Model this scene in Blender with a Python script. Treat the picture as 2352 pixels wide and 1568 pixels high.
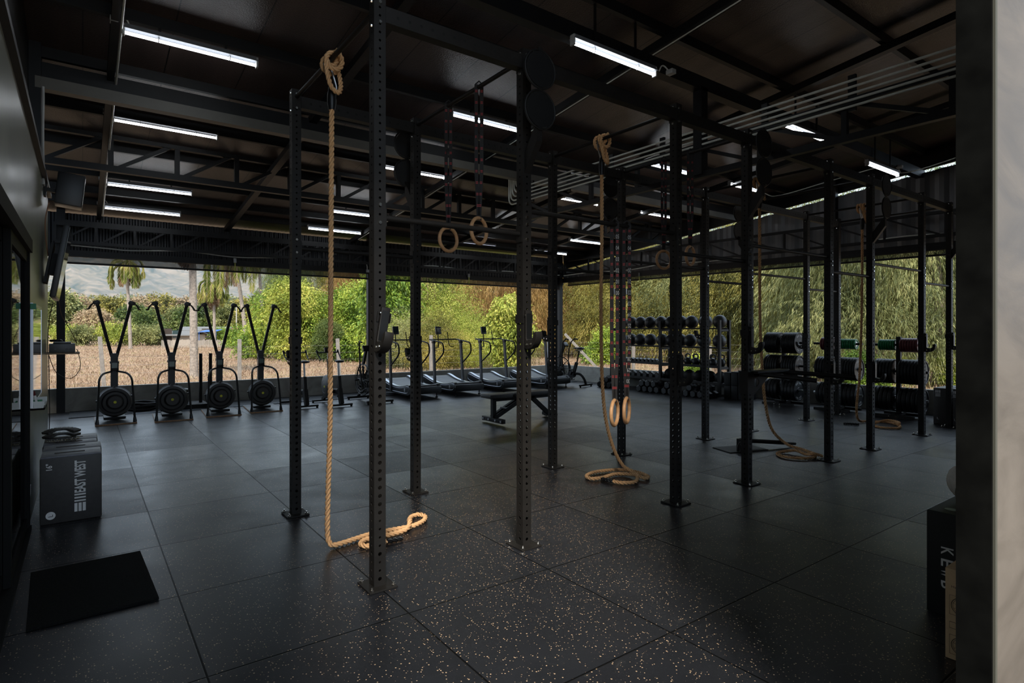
import bpy, bmesh, math, random
import numpy as np
from mathutils import Vector, Matrix, Euler

for o in list(bpy.data.objects):
    bpy.data.objects.remove(o)
S = bpy.context.scene
C = S.collection
PI = math.pi
R = math.radians

# ------------------------------------------------------------------ camera
YAW = R(36.356)
cam = bpy.data.cameras.new('camera')
cam.sensor_width = 36.0
cam.lens = 36.0 * 1339.45 / 2352.0
cam.shift_y = -28.3 / 2352.0
cam.clip_start = 0.05
cam.clip_end = 3000
camo = bpy.data.objects.new('camera', cam)
C.objects.link(camo)
camo.location = (0, 0, 1.586)
camo.rotation_euler = (R(90), 0, -YAW)
S.camera = camo

# ------------------------------------------------------------------ world, sun, exposure
w = bpy.data.worlds.new('world')
S.world = w
w.use_nodes = True
bg = w.node_tree.nodes['Background']
bg.inputs[0].default_value = (0.66, 0.82, 1.0, 1)
bg.inputs[1].default_value = 1.0
sun = bpy.data.lights.new('sun', 'SUN')
sun.energy = 2.9
sun.angle = R(12)
sun.color = (1.0, 0.93, 0.82)
suno = bpy.data.objects.new('sun', sun)
C.objects.link(suno)
suno.rotation_euler = (R(48), 0, R(-29))
S.view_settings.view_transform = 'Standard'
S.view_settings.look = 'None'
S.view_settings.gamma = 1
S.view_settings.use_curve_mapping = False
S.view_settings.exposure = 1.1
S.cycles.max_bounces = 6
S.cycles.diffuse_bounces = 3
S.cycles.glossy_bounces = 3
S.cycles.transmission_bounces = 4
S.cycles.transparent_max_bounces = 8
S.cycles.caustics_reflective = False
S.cycles.caustics_refractive = False
S.cycles.sample_clamp_indirect = 4.0

# ------------------------------------------------------------------ helpers
def V(*a):
    return Vector(a)

def catmull(pts, step=0.02, closed=False):
    P = [Vector(p) for p in pts]
    n = len(P)
    out = []
    rng = range(n if closed else n - 1)
    for i in rng:
        if closed:
            a, b, c, d = P[(i - 1) % n], P[i], P[(i + 1) % n], P[(i + 2) % n]
        else:
            b, c = P[i], P[i + 1]
            a = P[i - 1] if i > 0 else b * 2 - c
            d = P[i + 2] if i + 2 < n else c * 2 - b
        k = max(1, int((c - b).length / step))
        for j in range(k):
            t = j / k
            out.append(0.5 * ((2 * b) + (c - a) * t + (2 * a - 5 * b + 4 * c - d) * t * t + (3 * b - a - 3 * c + d) * t ** 3))
    if not closed:
        out.append(P[-1].copy())
    return out

class MB:
    def __init__(self):
        self.v = []
        self.f = []
    def add(self, vs, fs, M=None):
        b = len(self.v)
        for p in vs:
            p = Vector(p)
            self.v.append(M @ p if M is not None else p)
        for f in fs:
            self.f.append([i + b for i in f])
        return self
    def box(self, c, s, M=None, rot=None):
        x, y, z = s[0] / 2, s[1] / 2, s[2] / 2
        vs = [V(i * x, j * y, k * z) for i in (-1, 1) for j in (-1, 1) for k in (-1, 1)]
        if rot is not None:
            m = Euler(rot).to_matrix()
            vs = [m @ p for p in vs]
        vs = [p + Vector(c) for p in vs]
        return self.add(vs, [(0, 1, 3, 2), (4, 6, 7, 5), (0, 4, 5, 1), (2, 3, 7, 6), (0, 2, 6, 4), (1, 5, 7, 3)], M)
    def bx(self, x0, x1, y0, y1, z0, z1, M=None):
        return self.box(((x0 + x1) / 2, (y0 + y1) / 2, (z0 + z1) / 2), (abs(x1 - x0), abs(y1 - y0), abs(z1 - z0)), M)
    def beam(self, p0, p1, w, h, up=(0, 0, 1), M=None):
        p0, p1 = Vector(p0), Vector(p1)
        d = (p1 - p0).normalized()
        u = Vector(up)
        s = d.cross(u)
        if s.length < 1e-4:
            s = d.cross(V(1, 0, 0))
        s.normalize()
        u = s.cross(d).normalized()
        vs = []
        for p in (p0, p1):
            for a, b in ((-1, -1), (1, -1), (1, 1), (-1, 1)):
                vs.append(p + s * (a * w / 2) + u * (b * h / 2))
        return self.add(vs, [(3, 2, 1, 0), (4, 5, 6, 7), (0, 1, 5, 4), (1, 2, 6, 5), (2, 3, 7, 6), (3, 0, 4, 7)], M)
    def tube(self, pts, r, n=8, closed=False, caps=True, M=None, rad=None):
        P = [Vector(p) for p in pts]
        m = len(P)
        T = []
        for i in range(m):
            if closed:
                t = P[(i + 1) % m] - P[i - 1]
            else:
                t = P[min(i + 1, m - 1)] - P[max(i - 1, 0)]
            T.append(t.normalized() if t.length > 1e-9 else V(0, 0, 1))
        a = V(0, 0, 1) if abs(T[0].z) < 0.9 else V(1, 0, 0)
        nrm = (a - T[0] * a.dot(T[0])).normalized()
        vs, fs = [], []
        for i in range(m):
            nrm = nrm - T[i] * nrm.dot(T[i])
            nrm.normalize()
            bi = T[i].cross(nrm)
            rr = r if rad is None else rad(i / (m - 1))
            for k in range(n):
                q = 2 * PI * k / n
                vs.append(P[i] + nrm * (rr * math.cos(q)) + bi * (rr * math.sin(q)))
        for i in range(m if closed else m - 1):
            j = (i + 1) % m
            for k in range(n):
                l = (k + 1) % n
                fs.append((i * n + k, i * n + l, j * n + l, j * n + k))
        if caps and not closed:
            fs.append(tuple(range(n - 1, -1, -1)))
            fs.append(tuple((m - 1) * n + k for k in range(n)))
        return self.add(vs, fs, M)
    def cyl(self, p0, p1, r, r1=None, n=16, M=None):
        r1 = r if r1 is None else r1
        return self.tube([p0, p1], r, n, rad=lambda t: r + (r1 - r) * t, M=M)
    def lathe(self, prof, n=24, M=None, axis='z', caps=True):
        vs, fs = [], []
        m = len(prof)
        for (r, z) in prof:
            for k in range(n):
                q = 2 * PI * k / n
                p = (r * math.cos(q), r * math.sin(q), z)
                if axis == 'x':
                    p = (p[2], p[0], p[1])
                elif axis == 'y':
                    p = (p[1], p[2], p[0])
                vs.append(p)
        for i in range(m - 1):
            for k in range(n):
                l = (k + 1) % n
                fs.append((i * n + k, i * n + l, (i + 1) * n + l, (i + 1) * n + k))
        if caps:
            fs.append(tuple(range(n - 1, -1, -1)))
            fs.append(tuple((m - 1) * n + k for k in range(n)))
        return self.add(vs, fs, M)
    def torus(self, c, Rr, r, axis='z', n=32, k=10, M=None, sx=1, sy=1):
        pts = []
        for i in range(n):
            q = 2 * PI * i / n
            a, b = Rr * sx * math.cos(q), Rr * sy * math.sin(q)
            p = {'z': (a, b, 0), 'x': (0, a, b), 'y': (a, 0, b)}[axis]
            pts.append(Vector(c) + Vector(p))
        return self.tube(pts, r, k, closed=True, M=M)
    def sphere(self, c, r, n=20, m=12, M=None, s=(1, 1, 1)):
        vs, fs = [], []
        for i in range(m + 1):
            t = PI * i / m
            for k in range(n):
                q = 2 * PI * k / n
                vs.append((c[0] + r * s[0] * math.sin(t) * math.cos(q), c[1] + r * s[1] * math.sin(t) * math.sin(q), c[2] + r * s[2] * math.cos(t)))
        for i in range(m):
            for k in range(n):
                l = (k + 1) % n
                fs.append((i * n + k, (i + 1) * n + k, (i + 1) * n + l, i * n + l))
        return self.add(vs, fs, M)
    def prism(self, poly, t, origin=(0, 0, 0), ax=(0, 1, 0), ay=(0, 0, 1), an=(1, 0, 0), M=None):
        o, ax, ay, an = Vector(origin), Vector(ax), Vector(ay), Vector(an)
        n = len(poly)
        vs = [o + ax * a + ay * b - an * (t / 2) for a, b in poly] + [o + ax * a + ay * b + an * (t / 2) for a, b in poly]
        fs = [tuple(range(n - 1, -1, -1)), tuple(range(n, 2 * n))]
        for i in range(n):
            j = (i + 1) % n
            fs.append((i, j, j + n, i + n))
        return self.add(vs, fs, M)
    def text(self, s, origin, right, up, height, width=None, depth=0.0006, bold=0.0):
        cu = bpy.data.curves.new('t', 'FONT')
        cu.body = s
        cu.resolution_u = 3
        cu.offset = bold
        ob = bpy.data.objects.new('t', cu)
        me = bpy.data.meshes.new_from_object(ob)
        vs = np.array([v.co[:] for v in me.vertices])
        fs = [tuple(p.vertices) for p in me.polygons]
        bpy.data.objects.remove(ob)
        bpy.data.curves.remove(cu)
        bpy.data.meshes.remove(me)
        lo, hi = vs.min(0), vs.max(0)
        sy = height / (hi[1] - lo[1])
        sx = sy if width is None else width / (hi[0] - lo[0])
        o, rt, up = Vector(origin), Vector(right).normalized(), Vector(up).normalized()
        n = rt.cross(up)
        out = [o + rt * ((p[0] - (lo[0] + hi[0]) / 2) * sx) + up * ((p[1] - (lo[1] + hi[1]) / 2) * sy) + n * depth for p in vs]
        return self.add(out, fs)
    def build(self, name, mat, parent=None, smooth=True, bevel=0, ang=35):
        me = bpy.data.meshes.new(name)
        me.from_pydata([p[:] for p in self.v], [], self.f)
        if bevel:
            bm = bmesh.new()
            bm.from_mesh(me)
            bmesh.ops.remove_doubles(bm, verts=bm.verts, dist=1e-5)
            es = [e for e in bm.edges if len(e.link_faces) == 2 and e.calc_face_angle(0) > R(40)]
            bmesh.ops.bevel(bm, geom=es, offset=bevel, segments=2, profile=0.6, affect='EDGES')
            bm.to_mesh(me)
            bm.free()
        if smooth:
            me.shade_smooth()
            me.set_sharp_from_angle(angle=R(ang))
        me.update()
        ms = mat if isinstance(mat, (list, tuple)) else [mat]
        for m in ms:
            me.materials.append(m)
        o = bpy.data.objects.new(name, me)
        C.objects.link(o)
        if parent is not None:
            o.parent = parent
        return o

def tag(o, label, cat, group=None, kind=None):
    o['label'] = label
    o['category'] = cat
    if group:
        o['group'] = group
    if kind:
        o['kind'] = kind
    return o

def thing(name, label, cat, loc=(0, 0, 0), rz=0.0, group=None, rot=None):
    o = bpy.data.objects.new(name, None)
    C.objects.link(o)
    o.empty_display_size = 0.1
    o.location = loc
    o.rotation_euler = rot if rot is not None else (0, 0, rz)
    return tag(o, label, cat, group)

def struct(mb, name, mat, **k):
    o = mb.build(name, mat, **k)
    o['kind'] = 'structure'
    return o

def dup(root, label=None, loc=None, rz=None, group=None):
    r = root.copy()
    C.objects.link(r)
    if loc is not None:
        r.location = loc
    if rz is not None:
        r.rotation_euler = (0, 0, rz)
    if label:
        r['label'] = label
    if group:
        r['group'] = group
    for ch in list(root.children):
        c = ch.copy()
        C.objects.link(c)
        c.parent = r
        for g in list(ch.children):
            d = g.copy()
            C.objects.link(d)
            d.parent = c
    return r

ORD = ['first', 'second', 'third', 'fourth', 'fifth', 'sixth', 'seventh', 'eighth', 'ninth', 'tenth', 'eleventh', 'twelfth', 'thirteenth', 'fourteenth', 'fifteenth', 'sixteenth', 'seventeenth', 'eighteenth']

# ------------------------------------------------------------------ materials
def nd(nt, t, **k):
    n = nt.nodes.new(t)
    for a, b in k.items():
        setattr(n, a, b)
    return n

def mat(name, col, rough=0.5, metal=0.0, spec=0.5, var=0.0, vscale=20.0, bump=0.0, bscale=80.0, emit=None, estr=0.0, coat=0.0):
    m = bpy.data.materials.new(name)
    m.use_nodes = True
    nt = m.node_tree
    b = nt.nodes['Principled BSDF']
    b.inputs['Base Color'].default_value = (*col, 1)
    b.inputs['Roughness'].default_value = rough
    b.inputs['Metallic'].default_value = metal
    b.inputs['Specular IOR Level'].default_value = spec
    b.inputs['Coat Weight'].default_value = coat
    if emit:
        b.inputs['Emission Color'].default_value = (*emit, 1)
        b.inputs['Emission Strength'].default_value = estr
    tc = nd(nt, 'ShaderNodeTexCoord')
    if var:
        nz = nd(nt, 'ShaderNodeTexNoise')
        nz.inputs['Scale'].default_value = vscale
        nz.inputs['Detail'].default_value = 4
        nt.links.new(tc.outputs['Object'], nz.inputs['Vector'])
        rp = nd(nt, 'ShaderNodeMapRange')
        rp.inputs[1].default_value = 0.3
        rp.inputs[2].default_value = 0.7
        rp.inputs[3].default_value = 1 - var
        rp.inputs[4].default_value = 1 + var
        nt.links.new(nz.outputs[0], rp.inputs[0])
        mx = nd(nt, 'ShaderNodeVectorMath', operation='SCALE')
        mx.inputs[0].default_value = col
        nt.links.new(rp.outputs[0], mx.inputs['Scale'])
        nt.links.new(mx.outputs[0], b.inputs['Base Color'])
    if bump:
        nb = nd(nt, 'ShaderNodeTexNoise')
        nb.inputs['Scale'].default_value = bscale
        nb.inputs['Detail'].default_value = 3
        nt.links.new(tc.outputs['Object'], nb.inputs['Vector'])
        bp = nd(nt, 'ShaderNodeBump')
        bp.inputs['Strength'].default_value = bump
        bp.inputs['Distance'].default_value = 0.01
        nt.links.new(nb.outputs[0], bp.inputs['Height'])
        nt.links.new(bp.outputs[0], b.inputs['Normal'])
    return m

BLACK = mat('black_powder_coat', (0.007, 0.0072, 0.0075), 0.55, spec=.35, var=0.15, bump=0.05, bscale=400)
RIGM = mat('rig_black_steel', (0.0125, 0.0112, 0.0100), 0.55, spec=.28, var=0.2, vscale=8, bump=0.06, bscale=500)
BEAMM = mat('roof_steel_black', (0.006, 0.0065, 0.0078), 0.5, spec=.35, var=0.2, vscale=3)
GREYSTEEL = mat('grey_gutter_steel', (0.12, 0.115, 0.10), 0.5, var=0.2, vscale=2)
CHROME = mat('bright_bolt_steel', (0.75, 0.72, 0.66), 0.22, 1.0)
STEEL = mat('brushed_steel', (0.45, 0.46, 0.47), 0.35, 1.0)
RUBBER = mat('black_rubber', (0.007, 0.007, 0.008), 0.6, spec=.3, var=0.2, bump=0.1, bscale=120)
RUBBERS = mat('satin_black_rubber', (0.008, 0.0085, 0.0095), 0.38, spec=.4, var=0.2)
PLASTIC = mat('black_plastic', (0.008, 0.0085, 0.009), 0.38, spec=.4)
VINYL = mat('black_vinyl', (0.028, 0.025, 0.0235), 0.5, var=0.15, vscale=30, bump=0.12, bscale=300)
GREYVIN = mat('grey_box_top_vinyl', (0.13, 0.13, 0.15), 0.45, var=0.15, vscale=12, bump=0.1, bscale=200)
WHITE = mat('white_print', (0.72, 0.70, 0.68), 0.6)
PVC = mat('white_pvc_pipe', (0.80, 0.82, 0.77), 0.45, var=0.08)
GREYPL = mat('light_grey_plastic', (0.45, 0.46, 0.46), 0.45)
SILVER = mat('silver_trim', (0.42, 0.45, 0.50), 0.3, 0.6)
WOOD = mat('light_wood_ring', (0.55, 0.30, 0.14), 0.45, var=0.18, vscale=25)
PLY = mat('plywood_edge', (0.36, 0.20, 0.10), 0.6, var=0.25, vscale=40)
ROPE = mat('manila_rope', (0.74, 0.44, 0.22), 0.85, spec=0.2, var=0.12, vscale=90, bump=0.3, bscale=300)
REDM = mat('red_stitch', (0.28, 0.012, 0.012), 0.6)
GREENP = mat('green_plate_rubber', (0.0, 0.16, 0.045), 0.4)
REDP = mat('dark_red_plate_rubber', (0.10, 0.012, 0.016), 0.4)
CARD = mat('brown_cardboard', (0.60, 0.40, 0.225), 0.8, var=0.08, vscale=15)
INK = mat('black_ink', (0.03, 0.02, 0.015), 0.8)
SCREEN = mat('grey_lcd', (0.13, 0.19, 0.17), 0.25)
SCREEND = mat('dark_lcd', (0.012, 0.03, 0.03), 0.12)
YELLOW = mat('yellow_badge', (0.75, 0.72, 0.05), 0.5)
TUBEM = mat('lit_tube', (0.9, 0.9, 0.9), 0.5, emit=(0.90, 0.95, 1.0), estr=6.0)
FIXM = mat('lamp_tray', (0.16, 0.17, 0.19), 0.35)
CLOTH = mat('white_bag_cloth', (0.62, 0.60, 0.57), 0.85, var=0.1, bump=0.3, bscale=40)
CARPET = mat('black_mat_pile', (0.009, 0.009, 0.0085), 0.95, spec=0.1, var=0.35, vscale=70, bump=1.0, bscale=260)
TURF = mat('black_turf', (0.013, 0.014, 0.017), 0.7, var=0.8, vscale=180, bump=1.0, bscale=260)

def concrete(name, c0, c1, rough, scale=1.4, bump=0.1, stretch=(1, 1, 1)):
    m = mat(name, c0, rough)
    nt = m.node_tree
    b = nt.nodes['Principled BSDF']
    tc = nd(nt, 'ShaderNodeTexCoord')
    n1 = nd(nt, 'ShaderNodeTexNoise')
    n1.inputs['Scale'].default_value = scale
    n1.inputs['Detail'].default_value = 8
    n1.inputs['Roughness'].default_value = 0.62
    n1.inputs['Distortion'].default_value = 1.2
    mpg = nd(nt, 'ShaderNodeMapping')
    mpg.inputs['Scale'].default_value = stretch
    nt.links.new(tc.outputs['Object'], mpg.inputs[0])
    nt.links.new(mpg.outputs[0], n1.inputs['Vector'])
    cr = nd(nt, 'ShaderNodeValToRGB')
    cr.color_ramp.elements[0].position = 0.32
    cr.color_ramp.elements[1].position = 0.7
    cr.color_ramp.elements[0].color = (*c0, 1)
    cr.color_ramp.elements[1].color = (*c1, 1)
    nt.links.new(n1.outputs[0], cr.inputs[0])
    nt.links.new(cr.outputs[0], b.inputs['Base Color'])
    mr = nd(nt, 'ShaderNodeMapRange')
    mr.inputs[3].default_value = rough - 0.12
    mr.inputs[4].default_value = rough + 0.15
    nt.links.new(n1.outputs[0], mr.inputs[0])
    nt.links.new(mr.outputs[0], b.inputs['Roughness'])
    bp = nd(nt, 'ShaderNodeBump')
    bp.inputs['Strength'].default_value = bump
    bp.inputs['Distance'].default_value = 0.02
    nt.links.new(n1.outputs[0], bp.inputs['Height'])
    nt.links.new(bp.outputs[0], b.inputs['Normal'])
    return m
CONC = concrete('grey_green_polished_concrete', (0.16, 0.17, 0.132), (0.34, 0.355, 0.28), 0.32, 1.6, 0.12, (1, 1, .28))
CONC2 = concrete('half_wall_concrete', (0.22, 0.21, 0.185), (0.42, 0.405, 0.36), 0.6, 1.8)
CONC3 = concrete('pale_polished_concrete', (0.062, 0.050, 0.040), (0.128, 0.107, 0.088), 0.5, 5.0, 0.1, (.25, 1, .8))
CONC3.node_tree.nodes['Principled BSDF'].inputs['Specular IOR Level'].default_value = 0.08
YARD = concrete('yard_concrete', (0.40, 0.335, 0.26), (0.54, 0.46, 0.36), 0.8, 1.0)

def floor_mat():
    m = mat('rubber_tile_floor', (0.014, 0.014, 0.015), 0.5)
    nt = m.node_tree
    L = nt.links.new
    b = nt.nodes['Principled BSDF']
    geo = nd(nt, 'ShaderNodeNewGeometry')
    sp = nd(nt, 'ShaderNodeSeparateXYZ')
    L(geo.outputs['Position'], sp.inputs[0])
    def mth(op, a, bb=None):
        n = nd(nt, 'ShaderNodeMath', operation=op)
        for i, q in enumerate((a, bb)):
            if q is None:
                continue
            if isinstance(q, (int, float)):
                n.inputs[i].default_value = q
            else:
                L(q, n.inputs[i])
        return n.outputs[0]
    u = mth('DIVIDE', mth('SUBTRACT', sp.outputs[0], 0.457), 1.01)
    v = mth('DIVIDE', mth('SUBTRACT', sp.outputs[1], 4.965), 1.0)
    def edge(t):
        f = mth('FRACT', t)
        return mth('MINIMUM', f, mth('SUBTRACT', 1.0, f))
    e = mth('MINIMUM', edge(u), edge(v))
    seam = nd(nt, 'ShaderNodeMapRange')
    seam.inputs[1].default_value = 0.0034
    seam.inputs[2].default_value = 0.0065
    seam.inputs[3].default_value = 1.0
    seam.inputs[4].default_value = 0.0
    L(e, seam.inputs[0])
    cid = nd(nt, 'ShaderNodeCombineXYZ')
    L(mth('FLOOR', u), cid.inputs[0])
    L(mth('FLOOR', v), cid.inputs[1])
    wn = nd(nt, 'ShaderNodeTexWhiteNoise')
    L(cid.outputs[0], wn.inputs['Vector'])
    # crumb specks
    vo = nd(nt, 'ShaderNodeTexVoronoi')
    vo.inputs['Scale'].default_value = 88
    L(geo.outputs['Position'], vo.inputs['Vector'])
    sc = nd(nt, 'ShaderNodeSeparateColor')
    L(vo.outputs['Color'], sc.inputs[0])
    size = mth('MULTIPLY', mth('POWER', sc.outputs[0], 3.2), 0.35)
    speck = mth('LESS_THAN', vo.outputs['Distance'], size)
    n1 = nd(nt, 'ShaderNodeTexNoise')
    n1.inputs['Scale'].default_value = 2.6
    n1.inputs['Detail'].default_value = 7
    n1.inputs['Distortion'].default_value = 0.6
    L(geo.outputs['Position'], n1.inputs['Vector'])
    # scuffs of pale dust
    n2 = nd(nt, 'ShaderNodeTexNoise')
    n2.inputs['Scale'].default_value = 5.5
    n2.inputs['Detail'].default_value = 5
    n2.inputs['Distortion'].default_value = 2.0
    L(geo.outputs['Position'], n2.inputs['Vector'])
    sf = nd(nt, 'ShaderNodeMapRange')
    sf.inputs[1].default_value = 0.66
    sf.inputs[2].default_value = 0.80
    L(n2.outputs[0], sf.inputs[0])
    base = nd(nt, 'ShaderNodeValToRGB')
    base.color_ramp.elements[0].color = (0.0088, 0.0096, 0.0118, 1)
    base.color_ramp.elements[1].color = (0.018, 0.0195, 0.0235, 1)
    L(mth('ADD', mth('MULTIPLY', n1.outputs[0], 0.6), mth('MULTIPLY', wn.outputs[0], 0.4)), base.inputs[0])
    def mix(f, a, col):
        x = nd(nt, 'ShaderNodeMix', data_type='RGBA')
        L(f, x.inputs[0])
        L(a, x.inputs[6])
        x.inputs[7].default_value = (*col, 1)
        return x.outputs[2]
    c = mix(mth('MULTIPLY', sf.outputs[0], 0.25), base.outputs[0], (0.10, 0.095, 0.085))
    c = mix(speck, c, (0.56, 0.385, 0.235))
    c = mix(mth('MULTIPLY', seam.outputs[0], 0.85), c, (0.003, 0.003, 0.003))
    L(c, b.inputs['Base Color'])
    rr = mth('ADD', mth('ADD', 0.22, mth('MULTIPLY', n1.outputs[0], 0.22)), mth('MULTIPLY', wn.outputs[0], 0.11))
    L(rr, b.inputs['Roughness'])
    L(mth('MULTIPLY', mth('SUBTRACT', 1.0, mth('MULTIPLY', seam.outputs[0], 0.92)), 0.5), b.inputs['Specular IOR Level'])
    n3 = nd(nt, 'ShaderNodeTexNoise')
    n3.inputs['Scale'].default_value = 160
    L(geo.outputs['Position'], n3.inputs['Vector'])
    h = mth('SUBTRACT', mth('MULTIPLY', n3.outputs[0], 0.25), seam.outputs[0])
    bp = nd(nt, 'ShaderNodeBump')
    bp.inputs['Strength'].default_value = 0.35
    bp.inputs['Distance'].default_value = 0.004
    L(h, bp.inputs['Height'])
    L(bp.outputs[0], b.inputs['Normal'])
    return m
FLOORM = floor_mat()

def ceil_mat():
    m = mat('roof_panel_underside', (0.03, 0.026, 0.024), 0.30, bump=0.5, bscale=75)
    nt = m.node_tree
    L = nt.links.new
    b = nt.nodes['Principled BSDF']
    geo = nd(nt, 'ShaderNodeNewGeometry')
    sp = nd(nt, 'ShaderNodeSeparateXYZ')
    L(geo.outputs['Position'], sp.inputs[0])
    dv = nd(nt, 'ShaderNodeMath', operation='DIVIDE')
    dv.inputs[1].default_value = 0.76
    L(sp.outputs[0], dv.inputs[0])
    pp = nd(nt, 'ShaderNodeMath', operation='PINGPONG')
    pp.inputs[1].default_value = 0.5
    L(dv.outputs[0], pp.inputs[0])
    lt = nd(nt, 'ShaderNodeMath', operation='LESS_THAN')
    lt.inputs[1].default_value = 0.008
    L(pp.outputs[0], lt.inputs[0])
    nz = nd(nt, 'ShaderNodeTexNoise')
    nz.inputs['Scale'].default_value = 1.2
    nz.inputs['Detail'].default_value = 6
    mp = nd(nt, 'ShaderNodeMapping')
    mp.inputs['Scale'].default_value = (3.0, 0.5, 1)
    L(geo.outputs['Position'], mp.inputs[0])
    L(mp.outputs[0], nz.inputs['Vector'])
    cr = nd(nt, 'ShaderNodeValToRGB')
    cr.color_ramp.elements[0].position = 0.3
    cr.color_ramp.elements[1].position = 0.75
    cr.color_ramp.elements[0].color = (0.050, 0.035, 0.031, 1)
    cr.color_ramp.elements[1].color = (0.115, 0.079, 0.069, 1)
    L(nz.outputs[0], cr.inputs[0])
    x = nd(nt, 'ShaderNodeMix', data_type='RGBA')
    L(lt.outputs[0], x.inputs[0])
    L(cr.outputs[0], x.inputs[6])
    x.inputs[7].default_value = (0.004, 0.004, 0.004, 1)
    L(x.outputs[2], b.inputs['Base Color'])
    return m
CEILM = ceil_mat()

def sheet_mat():
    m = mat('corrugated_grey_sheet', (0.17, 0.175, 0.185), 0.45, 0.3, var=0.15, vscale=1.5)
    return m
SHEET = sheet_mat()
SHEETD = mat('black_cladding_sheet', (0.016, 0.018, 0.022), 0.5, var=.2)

def glass_mat(name, tint, rough=0.02, mixv=0.5):
    m = bpy.data.materials.new(name)
    m.use_nodes = True
    nt = m.node_tree
    nt.nodes.remove(nt.nodes['Principled BSDF'])
    out = nt.nodes['Material Output']
    tr = nd(nt, 'ShaderNodeBsdfTransparent')
    tr.inputs[0].default_value = (*tint, 1)
    gl = nd(nt, 'ShaderNodeBsdfGlossy')
    gl.inputs['Roughness'].default_value = rough
    fr = nd(nt, 'ShaderNodeFresnel')
    fr.inputs[0].default_value = 1.5
    mx = nd(nt, 'ShaderNodeMixShader')
    nt.links.new(fr.outputs[0], mx.inputs[0])
    nt.links.new(tr.outputs[0], mx.inputs[1])
    nt.links.new(gl.outputs[0], mx.inputs[2])
    nt.links.new(mx.outputs[0], out.inputs[0])
    return m
DOORGLASS = glass_mat('dark_door_glass', (0.12, 0.14, 0.13))
BLIND = bpy.data.materials.new('dark_mesh_blind')
BLIND.use_nodes = True
_nt = BLIND.node_tree
_p = _nt.nodes['Principled BSDF']
_p.inputs['Base Color'].default_value = (0.012, 0.014, 0.014, 1)
_p.inputs['Roughness'].default_value = 0.6
_t = nd(_nt, 'ShaderNodeBsdfTransparent')
_x = nd(_nt, 'ShaderNodeMixShader')
_x.inputs[0].default_value = 0.62
_nt.links.new(_t.outputs[0], _x.inputs[1])
_nt.links.new(_p.outputs[0], _x.inputs[2])
_nt.links.new(_x.outputs[0], _nt.nodes['Material Output'].inputs[0])

def leaf_mat(name, cols, trans=0.22, rough=0.55):
    m = bpy.data.materials.new(name)
    m.use_nodes = True
    nt = m.node_tree
    L = nt.links.new
    b = nt.nodes['Principled BSDF']
    out = nt.nodes['Material Output']
    geo = nd(nt, 'ShaderNodeNewGeometry')
    cr = nd(nt, 'ShaderNodeValToRGB')
    el = cr.color_ramp.elements
    while len(el) < len(cols):
        el.new(0.5)
    for i, c in enumerate(cols):
        el[i].position = i / (len(cols) - 1)
        el[i].color = (*c, 1)
    nz = nd(nt, 'ShaderNodeTexNoise')
    nz.inputs['Scale'].default_value = 0.55
    nz.inputs['Detail'].default_value = 2
    L(geo.outputs['Position'], nz.inputs['Vector'])
    ma = nd(nt, 'ShaderNodeMath', operation='MULTIPLY_ADD')
    L(geo.outputs['Random Per Island'], ma.inputs[0])
    ma.inputs[1].default_value = 0.6
    mr = nd(nt, 'ShaderNodeMapRange')
    mr.inputs[1].default_value = 0.3
    mr.inputs[2].default_value = 0.7
    mr.inputs[3].default_value = -0.25  # wide tone swing also mimics broad light and shade across the foliage
    mr.inputs[4].default_value = 0.62
    L(nz.outputs[0], mr.inputs[0])
    L(mr.outputs[0], ma.inputs[2])
    L(ma.outputs[0], cr.inputs[0])
    L(cr.outputs[0], b.inputs['Base Color'])
    b.inputs['Roughness'].default_value = rough
    b.inputs['Specular IOR Level'].default_value = 0.3
    t = nd(nt, 'ShaderNodeBsdfTranslucent')
    L(cr.outputs[0], t.inputs[0])
    mx = nd(nt, 'ShaderNodeMixShader')
    mx.inputs[0].default_value = trans
    L(b.outputs[0], mx.inputs[1])
    L(t.outputs[0], mx.inputs[2])
    L(mx.outputs[0], out.inputs[0])
    return m
BARK = mat('grey_brown_bark', (0.20, 0.16, 0.125), 0.9, spec=0.2, var=0.35, vscale=8, bump=0.6, bscale=20)
# ------------------------------------------------------------------ the setting
def zroof(y):
    return 5.47 - 0.115 * y
YB, YF = 14.0, 0.53          # back wall, inner face of the front wall
XL = -0.35                   # inner face of the concrete wall
struct(MB().bx(-3.4, 13.4, 0.2, 14.14, -0.3, 0.0), 'floor', FLOORM, smooth=False)
# roof
mb = MB()
y0, y1 = -0.1, 14.5
mb.add([(-3.4, y0, zroof(y0)), (13.6, y0, zroof(y0)), (13.6, y1, zroof(y1)), (-3.4, y1, zroof(y1)),
        (-3.4, y0, zroof(y0) + .08), (13.6, y0, zroof(y0) + .08), (13.6, y1, zroof(y1) + .08), (-3.4, y1, zroof(y1) + .08)],
       [(3, 2, 1, 0), (4, 5, 6, 7), (0, 1, 5, 4), (1, 2, 6, 5), (2, 3, 7, 6), (3, 0, 4, 7)])
struct(mb, 'ceiling', CEILM, smooth=False)
for i, y in enumerate((1.7, 3.0, 4.25, 5.5, 6.78, 7.9, 9.1, 10.3, 11.5, 12.4, 13.1)):
    struct(MB().bx(-0.5, 12.9, y - .03, y + .03, zroof(y) - .11, zroof(y) + .01), 'roof_beam', BEAMM, smooth=False)
for x in (0.25, 2.5, 5.3, 7.82, 10.5):
    wd = 0.07 if x < 1 else 0.10
    mb = MB()
    mb.beam((x, 1.0, zroof(1.0) - .15), (x, 13.8, zroof(13.8) - .15), wd, 0.09)
    struct(mb, 'roof_beam', BEAMM, smooth=False)
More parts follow.
